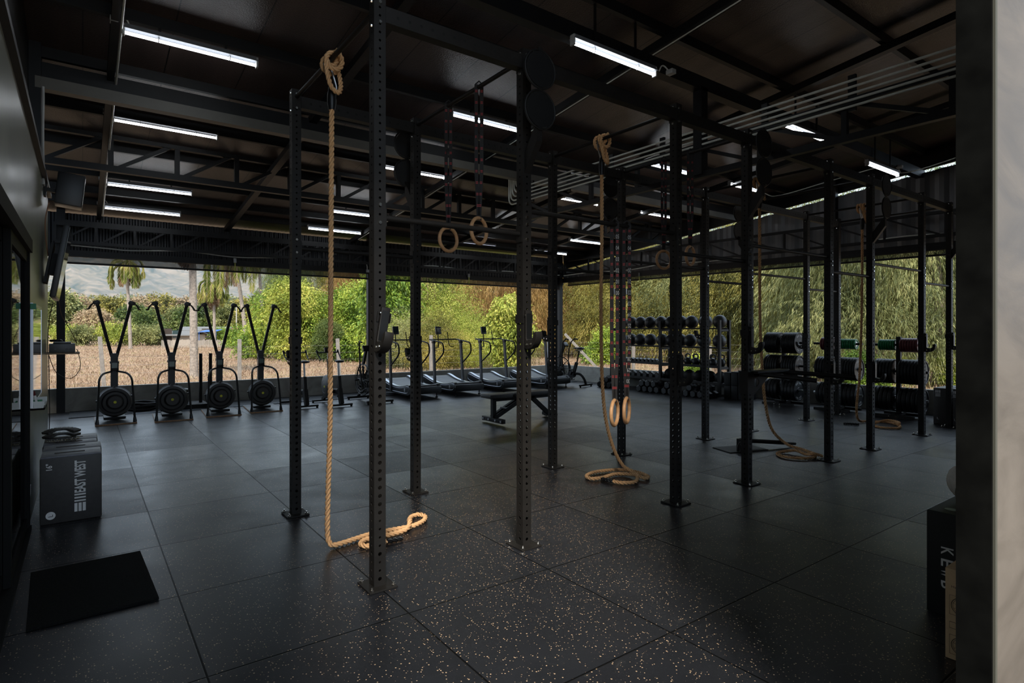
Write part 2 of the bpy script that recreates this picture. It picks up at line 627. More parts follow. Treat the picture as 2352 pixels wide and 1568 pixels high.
# main beams along the building
struct(MB().bx(-0.42, 12.7, 7.93, 8.05, 4.24, 4.42), 'roof_beam', BEAMM, smooth=False)
struct(MB().bx(-0.40, 12.7, 7.80, 7.93, 4.10, 4.22), 'roof_beam', GREYSTEEL, smooth=False)
struct(MB().bx(-0.42, 12.9, 4.28, 4.40, 4.46, 4.62), 'roof_beam', BEAMM, smooth=False)
struct(MB().bx(5.97, 6.09, 4.28, 4.40, 3.45, 4.5), 'roof_beam', BEAMM, smooth=False)

def truss(p0, p1, zb, zt, posts, cw=0.06, flip=False, tc=None):
    """two chords with posts and diagonal braces; posts: fractions along the length"""
    p0, p1 = Vector(p0), Vector(p1)
    root = bpy.data.objects.new('roof_truss', None)
    C.objects.link(root)
    root['kind'] = 'structure'
    up = V(0, 0, 1)
    a = lambda t, z: p0 + (p1 - p0) * t + up * z
    MB().beam(a(0, zt), a(1, zt), cw, tc or cw).build('top_chord', BEAMM, root, smooth=False)
    MB().beam(a(0, zb), a(1, zb), cw, cw).build('bottom_chord', BEAMM, root, smooth=False)
    for i, t in enumerate(posts):
        MB().beam(a(t, zb), a(t, zt), cw * .75, cw * .75, up=(p1 - p0)).build('web_post', BEAMM, root, smooth=False)
        if i + 1 < len(posts):
            t2 = posts[i + 1]
            q0, q1 = (a(t, zt), a(t2 - .004, zb)) if flip else (a(t + .004, zb), a(t2 - .004, zt))
            MB().beam(q0, q1, cw * .6, cw * .6).build('web_brace', BEAMM, root, smooth=False)
    return root
n = 17
truss((-0.50, 10.0, 0), (12.6, 10.0, 0), 3.85, 4.31, [i / (n - 1) for i in range(n)], 0.088)
n = 21
truss((-0.42, 13.75, 0), (12.1, 13.75, 0), 3.22, 3.58, [i / (n - 1) for i in range(n)], 0.06, False, .11)
n = 9
truss((6.03, 0.9, 0), (6.03, 8.0, 0), 3.45, 3.80, [i / (n - 1) for i in range(n)], 0.07)
n = 14
truss((12.15, 13.7, 0), (12.75, 0.9, 0), 3.30, 3.72, [i / (n - 1) for i in range(n)], 0.055, True)

# back and right half walls, headers, columns
struct(MB().bx(-3.2, 12.35, YB, YB + .12, 0, 0.455), 'wall_back', CONC2, smooth=False)
RW0, RW1 = V(12.22, 14.0, 0), V(12.90, 0.6, 0)       # inner line of the right wall
rd = (RW1 - RW0).normalized()
rn = V(-rd.y, rd.x, 0)                                # outward
if rn.x < 0:
    rn = -rn
mb = MB()
mb.beam(RW0 + rn * .06 + V(0, 0, .2275), RW1 + rn * .06 + V(0, 0, .2275), 0.12, 0.455)
struct(mb, 'wall_right', CONC2, smooth=False)
def corrugated(p0, p1, z0, z1f, out, pitch=0.12):
    p0, p1 = Vector(p0), Vector(p1)
    L = (p1 - p0).length
    n = int(L / pitch) * 4
    vs, fs = [], []
    for i in range(n + 1):
        q = p0 + (p1 - p0) * (i / n)
        k = i % 4
        q = q + Vector(out) * (0.025 if k in (1, 2) else 0.0)
        vs += [(q.x, q.y, z0), (q.x, q.y, z1f(q))]
    for i in range(n):
        fs.append((2 * i, 2 * i + 2, 2 * i + 3, 2 * i + 1))
    m = MB()
    m.add(vs, fs)
    return m
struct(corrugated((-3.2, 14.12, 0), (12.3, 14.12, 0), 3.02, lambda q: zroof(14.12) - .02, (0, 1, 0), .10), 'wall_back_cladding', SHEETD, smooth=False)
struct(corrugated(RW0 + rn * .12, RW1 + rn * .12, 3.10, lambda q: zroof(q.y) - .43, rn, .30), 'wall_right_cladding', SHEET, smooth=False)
mb = MB()
mb.beam(RW0 + rn * .16 + V(0, 0, zroof(14) - .17), RW1 + rn * .16 + V(0, 0, zroof(.6) - .17), .05, .40)
struct(mb, 'roof_beam', BEAMM, smooth=False)
struct(MB().bx(-3.2, 12.3, 13.95, 14.07, 2.98, 3.10), 'trim_1', BEAMM, smooth=False)
mb = MB()
mb.beam(RW0 + V(0, 0, 3.12) + rn * .06, RW1 + V(0, 0, 3.12) + rn * .06, .12, .14)
struct(mb, 'trim_2', BEAMM, smooth=False)
for (x, y) in ((-0.335, 14.02), (5.84, 14.0), (12.1, 13.9)):
    struct(MB().bx(x - .065, x + .065, y - .065, y + .065, 0, zroof(y)), 'column', BEAMM, smooth=False)
for y in (8.93, 5.85):
    q = RW0 + rd * ((14 - y) / -rd.y) + rn * .06
    struct(MB().bx(q.x - .06, q.x + .06, q.y - .06, q.y + .06, 0, zroof(y) - .05), 'column', BEAMM, smooth=False)
# left concrete wall with the sliding door
mb = MB()
mb.bx(XL - .18, XL, 5.98, 9.28, 0, 3.2)
mb.bx(XL - .18, XL, 0.2, 5.98, 2.24, 3.2)
mb.bx(XL - .18, XL, 0.2, 1.9, 0, 2.24)
struct(mb, 'wall_left', CONC, smooth=False)
struct(MB().bx(XL - .16, XL - .1, 0.2, 9.28, 3.2, zroof(0.3) - .1), 'wall_left_cladding', BEAMM, smooth=False)
struct(MB().bx(XL - .14, XL + .0, 7.80, 8.05, 3.2, 4.6), 'column', BEAMM, smooth=False)
struct(MB().beam((XL + .02, .3, 3.23), (XL + .02, 9.2, 3.23), .04, .05), 'trim_3', BEAMM, smooth=False)
# dark room behind the door, plus an unseen outer wall added against the sun
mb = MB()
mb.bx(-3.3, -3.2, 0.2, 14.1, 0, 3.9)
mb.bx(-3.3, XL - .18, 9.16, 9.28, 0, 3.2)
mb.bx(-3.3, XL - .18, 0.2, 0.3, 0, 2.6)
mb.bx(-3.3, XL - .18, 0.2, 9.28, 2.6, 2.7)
struct(mb, 'wall_room_sun_block', BEAMM, smooth=False)
dr = bpy.data.objects.new('door_1', None)
C.objects.link(dr)
dr['kind'] = 'structure'
DX = XL - .035
mb = MB()
mb.bx(DX - .05, DX + .065, 1.9, 5.98, 2.19, 2.29)
mb.bx(DX - .05, DX + .05, 5.90, 5.98, 0, 2.2)
mb.bx(DX - .05, DX + .05, 1.9, 1.98, 0, 2.2)
mb.bx(DX - .05, DX + .06, 1.9, 5.98, 0, 0.035)
DOORM = mat('black_door_frame', (.006, .006, .006), .7, spec=.12)
mb.build('door_frame', DOORM, dr, smooth=False)
for k, (a, b, off) in enumerate(((4.60, 5.92, .02), (3.25, 4.66, -.02), (1.95, 3.3, .02))):
    f = MB()
    for yy in (a + .03, b - .03):
        f.bx(DX + off - .018, DX + off + .018, yy - .03, yy + .03, .035, 2.19)
    for zz in (.08, 2.15):
        f.bx(DX + off - .016, DX + off + .016, a, b, zz - .04, zz + .04)
    p = f.build('door_panel', DOORM, dr, smooth=False)
    MB().bx(DX + off - .003, DX + off + .003, a + .05, b - .05, .1, 2.12).build('glass', DOORGLASS, p, smooth=False)
# front wall, its end post and jamb
mb = MB()
mb.bx(2.02, 13.2, 0.506, 0.585, 0, 3.4)
struct(mb, 'wall_front', CONC3, smooth=False)
struct(MB().bx(2.02, 13.2, 0.506, 0.585, 3.4, zroof(.5)), 'wall_front_cladding', BEAMM, smooth=False)
struct(MB().bx(2.006, 2.0225, 0.4995, 0.5055, 0, 3.4), 'trim_4', mat('bare_steel_edge', (.06, .058, .045), .7, spec=.1), smooth=False)
struct(MB().bx(1.998, 2.0195, 0.5058, 0.587, 0, zroof(.6)), 'column', mat('door_post_black_paint', (.004, .004, .0035), .85, spec=.03, var=.5, vscale=9), smooth=False)
# yard in front of the building
struct(MB().bx(-25, 30, -30, 0.2, -.3, -.004), 'ground_yard', YARD, smooth=False)

# dark rolled mesh blinds above the openings
def blind(name, p0, p1, label):
    r = thing(name, label, 'blind')
    m = MB()
    p0, p1 = Vector(p0), Vector(p1)
    d = (p1 - p0).normalized()
    m.beam(p0 + V(0, 0, 2.935), p1 + V(0, 0, 2.935), .004, .13)
    m.build('mesh_screen', BLIND, r, smooth=False)
    MB().cyl(p0 + V(0, 0, 2.855), p1 + V(0, 0, 2.855), .02, n=10).build('bottom_bar', BEAMM, r)
    return r
blind('roller_blind', (-.26, 13.99, 0), (5.77, 13.99, 0), 'dark mesh roller blind above the opening behind the ski machines')
blind('roller_blind', (5.91, 13.99, 0), (12.02, 13.99, 0), 'dark mesh roller blind above the opening behind the treadmills')
blind('roller_blind', RW0 + rd * .3 + V(.03, 0, .10), RW1 - rd * .1 + V(.03, 0, .10), 'long dark mesh roller blind above the opening behind the ball rack and plates')
# pull handles of the blinds
def pull(x, y, label):
    r = thing('blind_pull_cord', label, 'pull cord', (x, y, 0), 0, 'pull cords of the blinds')
    MB().bx(-.03, .03, -.006, .006, 3.04, 3.14).build('bracket', GREYPL, r, smooth=False, bevel=.003)
    MB().cyl((0, 0, 3.04), (0, 0, 2.86), .011, n=8).build('cord', mat('yellow_green_cord', (.55, .58, .12), .6), r)
    return r
pull(2.69, 13.9, 'yellow pull cord on a white bracket above the fourth ski machine')
pull(8.73, 13.9, 'yellow pull cord on a white bracket above the treadmills')
pull(12.36, 10.87, 'yellow pull cord on a white bracket above the left end of the ball rack')
# ------------------------------------------------------------------ the rig
RX = [1.468, 2.609, 4.356, 5.497, 7.243, 8.384, 10.131, 11.272]
RY0, RY1, RH = 3.398, 5.128, 3.63
FN = ['A', 'B', 'E', 'F', 'J', 'K', 'N', 'O']
BN = ['C', 'D', 'G', 'H', 'I', 'P', 'L', 'M']
rig = thing('pull_up_rig', 'tall black perforated steel pull-up rig of sixteen posts bolted to the floor', 'rig')
PW = 0.076
def upright_mesh():
    m = MB()
    pitch = 0.0508
    n = int(RH / pitch)
    h = PW / 2
    K = 8
    for side in range(4):
        a = side * PI / 2
        ux, uy = math.cos(a), math.sin(a)          # tangent
        nx, ny = math.sin(a), -math.cos(a)         # normal, side 0 faces -y
        def P(s, z, d=0.0):
            return (nx * (h - d) + ux * s, ny * (h - d) + uy * s, z)
        vs, fs = [], []
        z0 = 0.03
        for i in range(n - 1):
            zc = z0 + pitch * (i + .5)
            big = (i in (0, 3)) or (8 <= i <= 31)
            r = 0.0125 if big else 0.008
            b = len(vs)
            sq = [(-h, -pitch / 2), (0, -pitch / 2), (h, -pitch / 2), (h, 0), (h, pitch / 2), (0, pitch / 2), (-h, pitch / 2), (-h, 0)]
            for (s, z) in sq:
                vs.append(P(s, zc + z))
            for k in range(K):
                s, z = sq[k]
                q = math.atan2(z, s) if k % 2 else math.atan2(math.copysign(1, z), math.copysign(1, s))
                vs.append(P(r * math.cos(q), zc + r * math.sin(q)))
            for k in range(K):
                s, z = sq[k]
                q = math.atan2(z, s) if k % 2 else math.atan2(math.copysign(1, z), math.copysign(1, s))
                vs.append(P(r * math.cos(q), zc + r * math.sin(q), .005))
            for k in range(K):
                l = (k + 1) % K
                fs.append((b + k, b + l, b + K + l, b + K + k))
                fs.append((b + K + k, b + K + l, b + 2 * K + l, b + 2 * K + k))
        b = len(vs)
        zt = z0 + pitch * (n - 1)
        vs += [P(-h, 0), P(h, 0), P(h, z0), P(-h, z0), P(-h, zt), P(h, zt), P(h, RH), P(-h, RH)]
        fs += [(b, b + 1, b + 2, b + 3), (b + 4, b + 5, b + 6, b + 7)]
        m.add(vs, fs)
    m.add([(-h, -h, RH), (h, -h, RH), (h, h, RH), (-h, h, RH)], [(0, 1, 2, 3)])
    return m
up0 = upright_mesh().build('upright', RIGM, rig, smooth=False)
plate_me = MB().bx(-.091, .091, -.10, .10, 0.002, 0.012).build('base_plate', RIGM, up0, smooth=False, bevel=.002)
bolt_a = MB().cyl((0, 0, .0125), (0, 0, .022), .013, n=6).cyl((0, 0, .0215), (0, 0, .036), .008, .007, n=10).build('bolt', CHROME, up0)
bolt_a.location = (-.07, -.08, 0)
bolt_s = MB().cyl((0, 0, 0), (0, -.009, 0), .012, .010, n=10).build('bolt', CHROME, up0)
bolt_s.location = (-.0, -PW / 2, 3.59)
def child(o, parent, loc, rz=0):
    c = o.copy()
    C.objects.link(c)
    c.parent = parent
    c.location = loc
    c.rotation_euler = (0, 0, rz)
    return c
posts = {}
first = True
for names, yy in ((FN, RY0), (BN, RY1)):
    for nme, xx in zip(names, RX):
        if first:
            u = up0
            first = False
        else:
            u = up0.copy()
            C.objects.link(u)
            u.parent = rig
            child(plate_me, u, (0, 0, 0))
            child(bolt_a, u, (-.07, -.08, 0))
            child(bolt_s, u, (0, -PW / 2, 3.59))
        u.location = (xx, yy, 0)
        posts[nme] = u
        for a, b in ((.07, -.08), (.07, .08), (-.07, .08)):
            child(bolt_a, u, (a, b, 0))
        child(bolt_s, u, (0, -PW / 2, 3.47))
        for z in (3.60, 3.45):
            child(bolt_s, u, (-PW / 2, 0, z), -PI / 2)
        # bolts of the climbing bars
        for z in (2.50, 2.40, 2.35, 2.24) if nme in 'BEJNFDGHILKP' else (2.35, 2.24):
            child(bolt_s, u, (0, -PW / 2, z) if nme not in 'AC' else (0, -PW / 2, z))
HOLE = mat('hole_dark', (.002, .002, .002), .9)
def punched_beam(x0, x1, y, z, h=.10):
    m = MB().bx(x0, x1, y - .036, y + .036, z - h / 2, z + h / 2)
    k = int((x1 - x0) / .0762)
    for i in range(1, k):
        x = x0 + (x1 - x0) * i / k
        for s in (-1, 1):
            m.cyl((x, y + s * .0362, z), (x, y + s * .0364, z), .011, n=8)
    o = m.build('cross_beam', [RIGM, HOLE], rig, smooth=False)
    for p in list(o.data.polygons)[6:]:
        p.material_index = 1
for yy in (RY0, RY1):
    for i in range(7):
        punched_beam(RX[i] + .04, RX[i + 1] - .04, yy, 3.53)
        z = 2.28 if i % 2 == 0 else 2.455
        m = MB()
        m.cyl((RX[i] + .04, yy, z), (RX[i + 1] - .04, yy, z), .0185, n=12)
        for x in (RX[i] + .042, RX[i + 1] - .042):
            m.box((x, yy, z), (.008, .07, .12))
        m.build('pull_up_bar', RIGM, rig)
for i in range(8):
    m = MB().cyl((RX[i], RY0 + .04, 3.565), (RX[i], RY1 - .04, 3.565), .0175, n=12)
    for y in (RY0 + .042, RY1 - .042):
        m.box((RX[i], y, 3.545), (.07, .008, .16))
    m.build('pull_up_bar', RIGM, rig)
# number stamps on the two posts nearest the entrance
for nme in 'AB':
    m = MB()
    for k in range(1, 22, 2):
        z = 0.03 + .0508 * (k + 8.5) + .018
        m.text(str(k), (-.022, -PW / 2, z + .006), (1, 0, 0), (0, 0, 1), .013)
    o = m.build('stamped_lettering', mat('stamped_grey', (.004, .004, .004), .8) if 'stamped_grey' not in bpy.data.materials else bpy.data.materials['stamped_grey'], posts[nme], smooth=False)
# wall ball targets: two discs above one another on a slanted bracket
def target(nme, s, zc):
    r0 = MB()
    r0.prism([(0, 2.72), (.0, 2.86), (.145, 3.06), (.145, 2.92)], .05, ax=(0, s, 0), origin=(0, s * .038, 0))
    b = r0.build('target_bracket', RIGM, rig, smooth=False)
    b.location = posts[nme].location
    for z in (zc, zc + .285):
        d = MB()
        y = s * .19
        d.lathe([(.001, -.006), (.125, -.006), (.125, .006), (.001, .006)], 32, axis='y')
        d.torus((0, 0, 0), .135, .008, 'y', 36, 8)
        for a in range(4):
            q = a * PI / 2 + .5
            d.cyl((.12 * math.cos(q), 0, .12 * math.sin(q)), (.135 * math.cos(q), 0, .135 * math.sin(q)), .008, n=6)
        dd = d.build('target_disc', BLACK, b)
        dd.location = (.0, y, z)
    MB().bx(-.02, .02, s * .19 - .004, s * .19 + .004, zc - .145, zc + .44).build('target_strap', RIGM, b, smooth=False)
target('B', -1, 3.14)
target('F', -1, 3.16)
target('K', -1, 3.16)
target('O', -1, 3.16)
target('D', 1, 3.14)
target('H', 1, 3.14)
target('P', 1, 3.14)

# j-cups: each lifts off its post
def jcup_parts(root):
    t = [(0, -.05), (.03, -.06), (.09, -.045), (.125, -.01), (.14, .04), (.135, .07), (.105, .06), (.098, .02), (.075, 0), (.03, .005), (.022, .02), (.022, .22), (0, .225)]
    MB().prism(t, .058, ax=(0, -1, 0), an=(1, 0, 0), origin=(0, -.041, 0)).build('hook', RIGM, root, bevel=.004)
    l = [(.023, .01), (.075, .003), (.098, .022), (.106, .058), (.112, .05), (.104, .012), (.08, -.004), (.026, .0), (.018, .02), (.018, .2), (.023, .2)]
    MB().prism(l, .044, ax=(0, -1, 0), an=(1, 0, 0), origin=(0, -.0435, 0)).build('liner', PLASTIC, root)
    m = MB()
    for s in (-1, 1):
        m.bx(s * .041 - .003, s * .041 + .003, -.05, .046, .13, .19)
    m.bx(-.044, .044, .040, .047, .13, .19)
    m.build('collar', RIGM, root, smooth=False)
    for (y, z) in ((-.053, .185), (-.072, -.025), (-.118, -.02)):
        for s in (-1, 1):
            pass
        b = MB().cyl((.029, y, z), (.034, y, z), .008, .007, n=10).cyl((-.029, y, z), (-.034, y, z), .008, .007, n=10)
        b.build('bolt', CHROME, root)
jroot = None
jl = [('A', -1, 1.50, 'black j-cup hanging tilted on the rig post nearest the entrance'),
      ('B', -1, 1.50, 'black j-cup on the second front rig post, beside the weight bench'),
      ('E', -1, 1.13, 'black low-set j-cup on the front rig post beside the hanging strap rings'),
      ('F', -1, 1.39, 'black j-cup above the dip handles on the same front rig post'),
      ('J', -1, 0.98, 'black low j-cup on the front rig post behind the dip handles'),
      ('K', -1, 0.94, 'black low j-cup beside the rope that hangs furthest back'),
      ('N', -1, 1.30, 'black j-cup next to the small red plates, on the seventh front post'),
      ('O', -1, 1.31, 'black j-cup on the last front rig post by the flat boxes'),
      ('C', 1, 1.33, 'black j-cup on the back rig post near the first climbing rope'),
      ('D', 1, 1.33, 'black j-cup on the back rig post in front of the first treadmill'),
      ('G', 1, 1.50, 'black j-cup on the back rig post behind the weight bench'),
      ('I', 1, 1.50, 'black j-cup on the back rig post in front of the ball rack'),
      ('L', 1, 1.30, 'black j-cup on the back rig post between the first two plate trees')]
for nme, s, z, lab in jl:
    p = posts[nme].location
    if jroot is None:
        jroot = thing('j_cup', lab, 'j-cup', (p.x, p.y, z), 0, 'j-cups on the rig')
        jcup_parts(jroot)
        jroot.rotation_euler = (0, R(9), R(-3))
    else:
        dup(jroot, lab, (p.x, p.y, z), 0 if s < 0 else PI)
# ------------------------------------------------------------------ outside
GZ = -0.25
rng = np.random.RandomState(7)
random.seed(7)
FWD = V(math.sin(YAW), math.cos(YAW), 0)
RGT = V(math.cos(YAW), -math.sin(YAW), 0)
def spot(px, dist):
    """ground point along a bearing from the entrance"""
    p = FWD * dist + RGT * (dist * (px - 1176) / 1339.45)
    return V(p.x, p.y, GZ)

def raw(name, verts, quads, m, parent=None, smooth=False):
    """big quad meshes straight from numpy arrays"""
    me = bpy.data.meshes.new(name)
    nv, nf = len(verts), len(quads)
    me.vertices.add(nv)
    me.vertices.foreach_set('co', np.asarray(verts, dtype=np.float32).ravel())
    me.loops.add(nf * 4)
    me.loops.foreach_set('vertex_index', np.asarray(quads, dtype=np.int32).ravel())
    me.polygons.add(nf)
    me.polygons.foreach_set('loop_start', np.arange(0, nf * 4, 4, dtype=np.int32))
    me.polygons.foreach_set('loop_total', np.full(nf, 4, dtype=np.int32))
    me.update(calc_edges=True)
    me.validate()
    me.materials.append(m)
    o = bpy.data.objects.new(name, me)
    C.objects.link(o)
    if parent is not None:
        o.parent = parent
    return o

def leaf_quads(P, D, L, W, rs):
    """diamond leaves: base P, direction D, length L, width W"""
    n = len(P)
    D = D / np.linalg.norm(D, axis=1, keepdims=True)
    A = rs.normal(size=(n, 3))
    Sd = np.cross(D, A)
    Sd /= np.linalg.norm(Sd, axis=1, keepdims=True) + 1e-9
    L = np.asarray(L).reshape(-1, 1)
    W = np.asarray(W).reshape(-1, 1)
    bend = np.array([[0, 0, -0.20]]) * L
    v = np.stack([P, P + D * L * .45 + Sd * W, P + D * L + bend, P + D * L * .45 - Sd * W], axis=1)
    q = np.arange(n * 4).reshape(n, 4)
    return v.reshape(-1, 3), q

def crown(blobs, n, leaf, wid, rs, droop=0.2, shell=0.55, tw=6, spread=0.5, twl=0.5, jit=.7):
    """twigs start in the blobs and carry tw leaves each"""
    B = np.array(blobs, dtype=float)            # x y z r (rz)
    vol = B[:, 3] ** 2
    nt = n // tw
    pick = rs.choice(len(B), nt, p=vol / vol.sum())
    d = rs.normal(size=(nt, 3))
    d /= np.linalg.norm(d, axis=1, keepdims=True)
    rr = shell + (1 - shell) * rs.rand(nt) ** .7
    c = B[pick, :3] + d * (B[pick, 3] * rr)[:, None] * np.array([[1, 1, .8]])
    td = d + rs.normal(size=(nt, 3)) * spread + np.array([[0, 0, -droop]])
    td /= np.linalg.norm(td, axis=1, keepdims=True)
    t = (np.arange(tw) / tw)[None, :, None]
    tl = (twl * (.6 + .8 * rs.rand(nt)))[:, None, None]
    P = c[:, None, :] + td[:, None, :] * t * tl + np.array([0, 0, -1])[None, None, :] * (t ** 2) * tl * droop * .5
    P = P.reshape(-1, 3)
    D = np.repeat(td, tw, axis=0) + rs.normal(size=(nt * tw, 3)) * jit + np.array([[0, 0, -droop]])
    m = len(P)
    return leaf_quads(P, D, leaf * (.7 + .6 * rs.rand(m)), wid * (.7 + .6 * rs.rand(m)) * .5, rs)

def trunk_mb(h, r, lean=(0, 0), br=5, top=None, rs=None, spread=.35):
    m = MB()
    pts = [(0, 0, -.1), (lean[0] * .25, lean[1] * .25, h * .35), (lean[0] * .7, lean[1] * .7, h * .75), (lean[0], lean[1], h)]
    m.tube(catmull(pts, .4), r, 8, rad=lambda t: r * (1.15 - .75 * t))
    for i in range(br):
        t = .35 + .55 * i / max(1, br)
        z = h * t
        a = rs.rand() * 2 * PI
        l = h * spread * (.7 + .6 * rs.rand())
        b = V(lean[0] * t, lean[1] * t, z)
        e = b + V(math.cos(a) * l, math.sin(a) * l, l * (.5 + .4 * rs.rand()))
        mid = (b + e) / 2 + V(0, 0, .1 * l)
        m.tube(catmull([b, mid, e], .4), r * .4, 6, rad=lambda t: r * (.42 - .3 * t))
    return m

# materials of the leaves
GREEN1 = leaf_mat('bright_green_leaves', [(.045, .085, .010), (.12, .20, .022), (.27, .35, .045), (.48, .50, .08)])
OLIVE = leaf_mat('olive_feather_leaves', [(.055, .055, .012), (.15, .14, .028), (.29, .25, .05), (.44, .34, .09)])
DARKG = leaf_mat('dark_green_leaves', [(.028, .048, .013), (.06, .095, .024), (.12, .155, .04), (.20, .22, .06)])
RUST = leaf_mat('rusty_brown_leaves', [(.10, .055, .016), (.25, .145, .045), (.40, .24, .08), (.36, .28, .09)])
ACAC = leaf_mat('grey_green_drooping_leaves', [(.035, .045, .014), (.115, .13, .04), (.24, .245, .085), (.46, .43, .18)])
YELG = leaf_mat('yellow_green_leaves', [(.08, .11, .014), (.20, .24, .03), (.36, .39, .065), (.54, .48, .11)])
DRYP = leaf_mat('pink_dry_leaves', [(.15, .11, .06), (.31, .22, .125), (.44, .32, .20), (.40, .36, .17)])
PALMG = leaf_mat('palm_green_leaflets', [(.05, .07, .012), (.12, .15, .025), (.24, .24, .05), (.36, .30, .09)])
PALMD = leaf_mat('dead_palm_leaflets', [(.14, .085, .045), (.26, .17, .10), (.38, .28, .19)])
STRAW = leaf_mat('dry_straw', [(.15, .095, .055), (.28, .185, .12), (.38, .265, .18), (.27, .23, .11)], .2)
TWIG = mat('pale_twig', (.28, .20, .12), .9, var=.3)
PBARK = mat('palm_bark', (.25, .21, .175), .9, spec=.2, var=.35, vscale=14, bump=.9, bscale=26)
HILLM = concrete('forested_hill', (.020, .032, .018), (.22, .165, .11), .95, .09, .8)
FIELD = mat('dry_field', (.40, .29, .18), .95, spec=.1)
def _field():
    nt = FIELD.node_tree
    L = nt.links.new
    b = nt.nodes['Principled BSDF']
    g = nd(nt, 'ShaderNodeNewGeometry')
    n1 = nd(nt, 'ShaderNodeTexNoise')
    n1.inputs['Scale'].default_value = .35
    n1.inputs['Detail'].default_value = 8
    n1.inputs['Roughness'].default_value = .7
    L(g.outputs['Position'], n1.inputs['Vector'])
    cr = nd(nt, 'ShaderNodeValToRGB')
    el = cr.color_ramp.elements
    el.new(.5)
    for e, p, c in zip(el, (.3, .5, .72), ((.14, .092, .055), (.31, .205, .135), (.25, .20, .09))):
        e.position = p
        e.color = (*c, 1)
    L(n1.outputs[0], cr.inputs[0])
    L(cr.outputs[0], b.inputs['Base Color'])
_field()
struct(MB().add([(-260, 14.2, GZ), (260, 14.2, GZ), (260, 420, GZ), (-260, 420, GZ)], [(0, 1, 2, 3)])
       .add([(13.3, -60, GZ), (260, -60, GZ), (260, 14.2, GZ), (13.3, 14.2, GZ)], [(0, 1, 2, 3)])
       .add([(-260, -60, GZ), (-3.45, -60, GZ), (-3.45, 14.2, GZ), (-260, 14.2, GZ)], [(0, 1, 2, 3)]), 'ground_field', FIELD, smooth=False)

# dry grass standing in the field
def grass():
    n = 150000
    px = rng.uniform(60, 2300, n)
    dist = 15 + 55 * rng.rand(n) ** 1.6
    x = FWD.x * dist + RGT.x * dist * (px - 1176) / 1339.45
    y = FWD.y * dist + RGT.y * dist * (px - 1176) / 1339.45
    ok = (y > 14.6) | (x > 13.6)
    x, y, dist = x[ok], y[ok], dist[ok]
    P = np.stack([x, y, np.full(len(x), GZ)], 1)
    D = rng.normal(size=(len(x), 3)) * .35 + np.array([[0, 0, 1.0]])
    v, q = leaf_quads(P, D, .07 + .24 * rng.rand(len(x)) ** 2, .004 + .00036 * dist, rng)
    o = raw('dry_grass', v, q, STRAW)
    tag(o, 'dry straw coloured grass standing across the field outside', 'grass', kind='stuff')
grass()

# far hill
def hill():
    nx, ny = 160, 40
    a0, a1 = R(-62), R(30)
    vs = []
    for j in range(ny):
        d = 330 + 420 * j / (ny - 1)
        for i in range(nx):
            a = a0 + (a1 - a0) * i / (nx - 1)
            t = j / (ny - 1)
            prof = 92 + 14 * math.sin(a * 5 + .6) + 9 * math.sin(a * 13) + 5 * math.sin(a * 29)
            fall = 1 / (1 + math.exp((a - R(-6)) * 9))
            z = prof * (.10 + .9 * fall) * math.sin(min(1, t * 1.15) * PI / 2) ** 1.3
            z += rng.rand() * 4.5 + 3 * math.sin(a * 70 + t * 9) * t
            p = FWD * (d * math.cos(a)) + RGT * (d * math.sin(a))
            vs.append((p.x, p.y, GZ - 1 + z))
    fs = [(j * nx + i, j * nx + i + 1, (j + 1) * nx + i + 1, (j + 1) * nx + i) for j in range(ny - 1) for i in range(nx - 1)]
    struct(MB().add(vs, fs), 'hill', HILLM)
hill()
# haze between the field and the hill
hz = bpy.data.materials.new('morning_haze')
hz.use_nodes = True
nt = hz.node_tree
nt.nodes.remove(nt.nodes['Principled BSDF'])
vsn = nd(nt, 'ShaderNodeVolumeScatter')
vsn.inputs['Color'].default_value = (.62, .80, 1.0, 1)
vsn.inputs['Density'].default_value = 0.0006
nt.links.new(vsn.outputs[0], nt.nodes['Material Output'].inputs['Volume'])
mb = MB()
mb.box((0, 195, 60), (620, 240, 130), Matrix.Rotation(-YAW - R(14), 4, 'Z'))
hzo = mb.build('haze', hz, smooth=False)
tag(hzo, 'pale blue haze hanging between the field and the wooded hill', 'haze', kind='stuff')

# ------------------------------------------------------------------ palms
def frond(m_v, m_q, base, d, L, rs, droop, n=34, ll=.55, lw=.035, off=0):
    """rachis points plus leaflets"""
    pts = []
    p = Vector(base)
    d = Vector(d).normalized()
    st = L / n
    for i in range(n + 1):
        pts.append(p.copy())
        d = (d + V(0, 0, -droop * (i + 2) / n * .42)).normalized()
        p = p + d * st
    P, D, LL = [], [], []
    for i in range(2, n + 1):
        t = (pts[i] - pts[i - 1]).normalized()
        s = t.cross(V(0, 0, 1))
        if s.length < .05:
            s = V(1, 0, 0)
        s.normalize()
        k = math.sin(PI * (.12 + .85 * i / n)) ** .6
        for sg in (-1, 1):
            for u in range(3):
                P.append(pts[i] + t * (st * u * .33))
                D.append(t * .75 + s * sg * .8 + V(rs.normal() * .08, rs.normal() * .08, -.45 - .3 * rs.rand()))
                LL.append(ll * k * (.85 + .3 * rs.rand()))
    P, D, LL = np.array([p[:] for p in P]), np.array([q[:] for q in D]), np.array(LL)
    v, q = leaf_quads(P, D, LL, np.full(len(P), lw * .5), rs)
    m_v.append(v)
    m_q.append(q)
    return pts

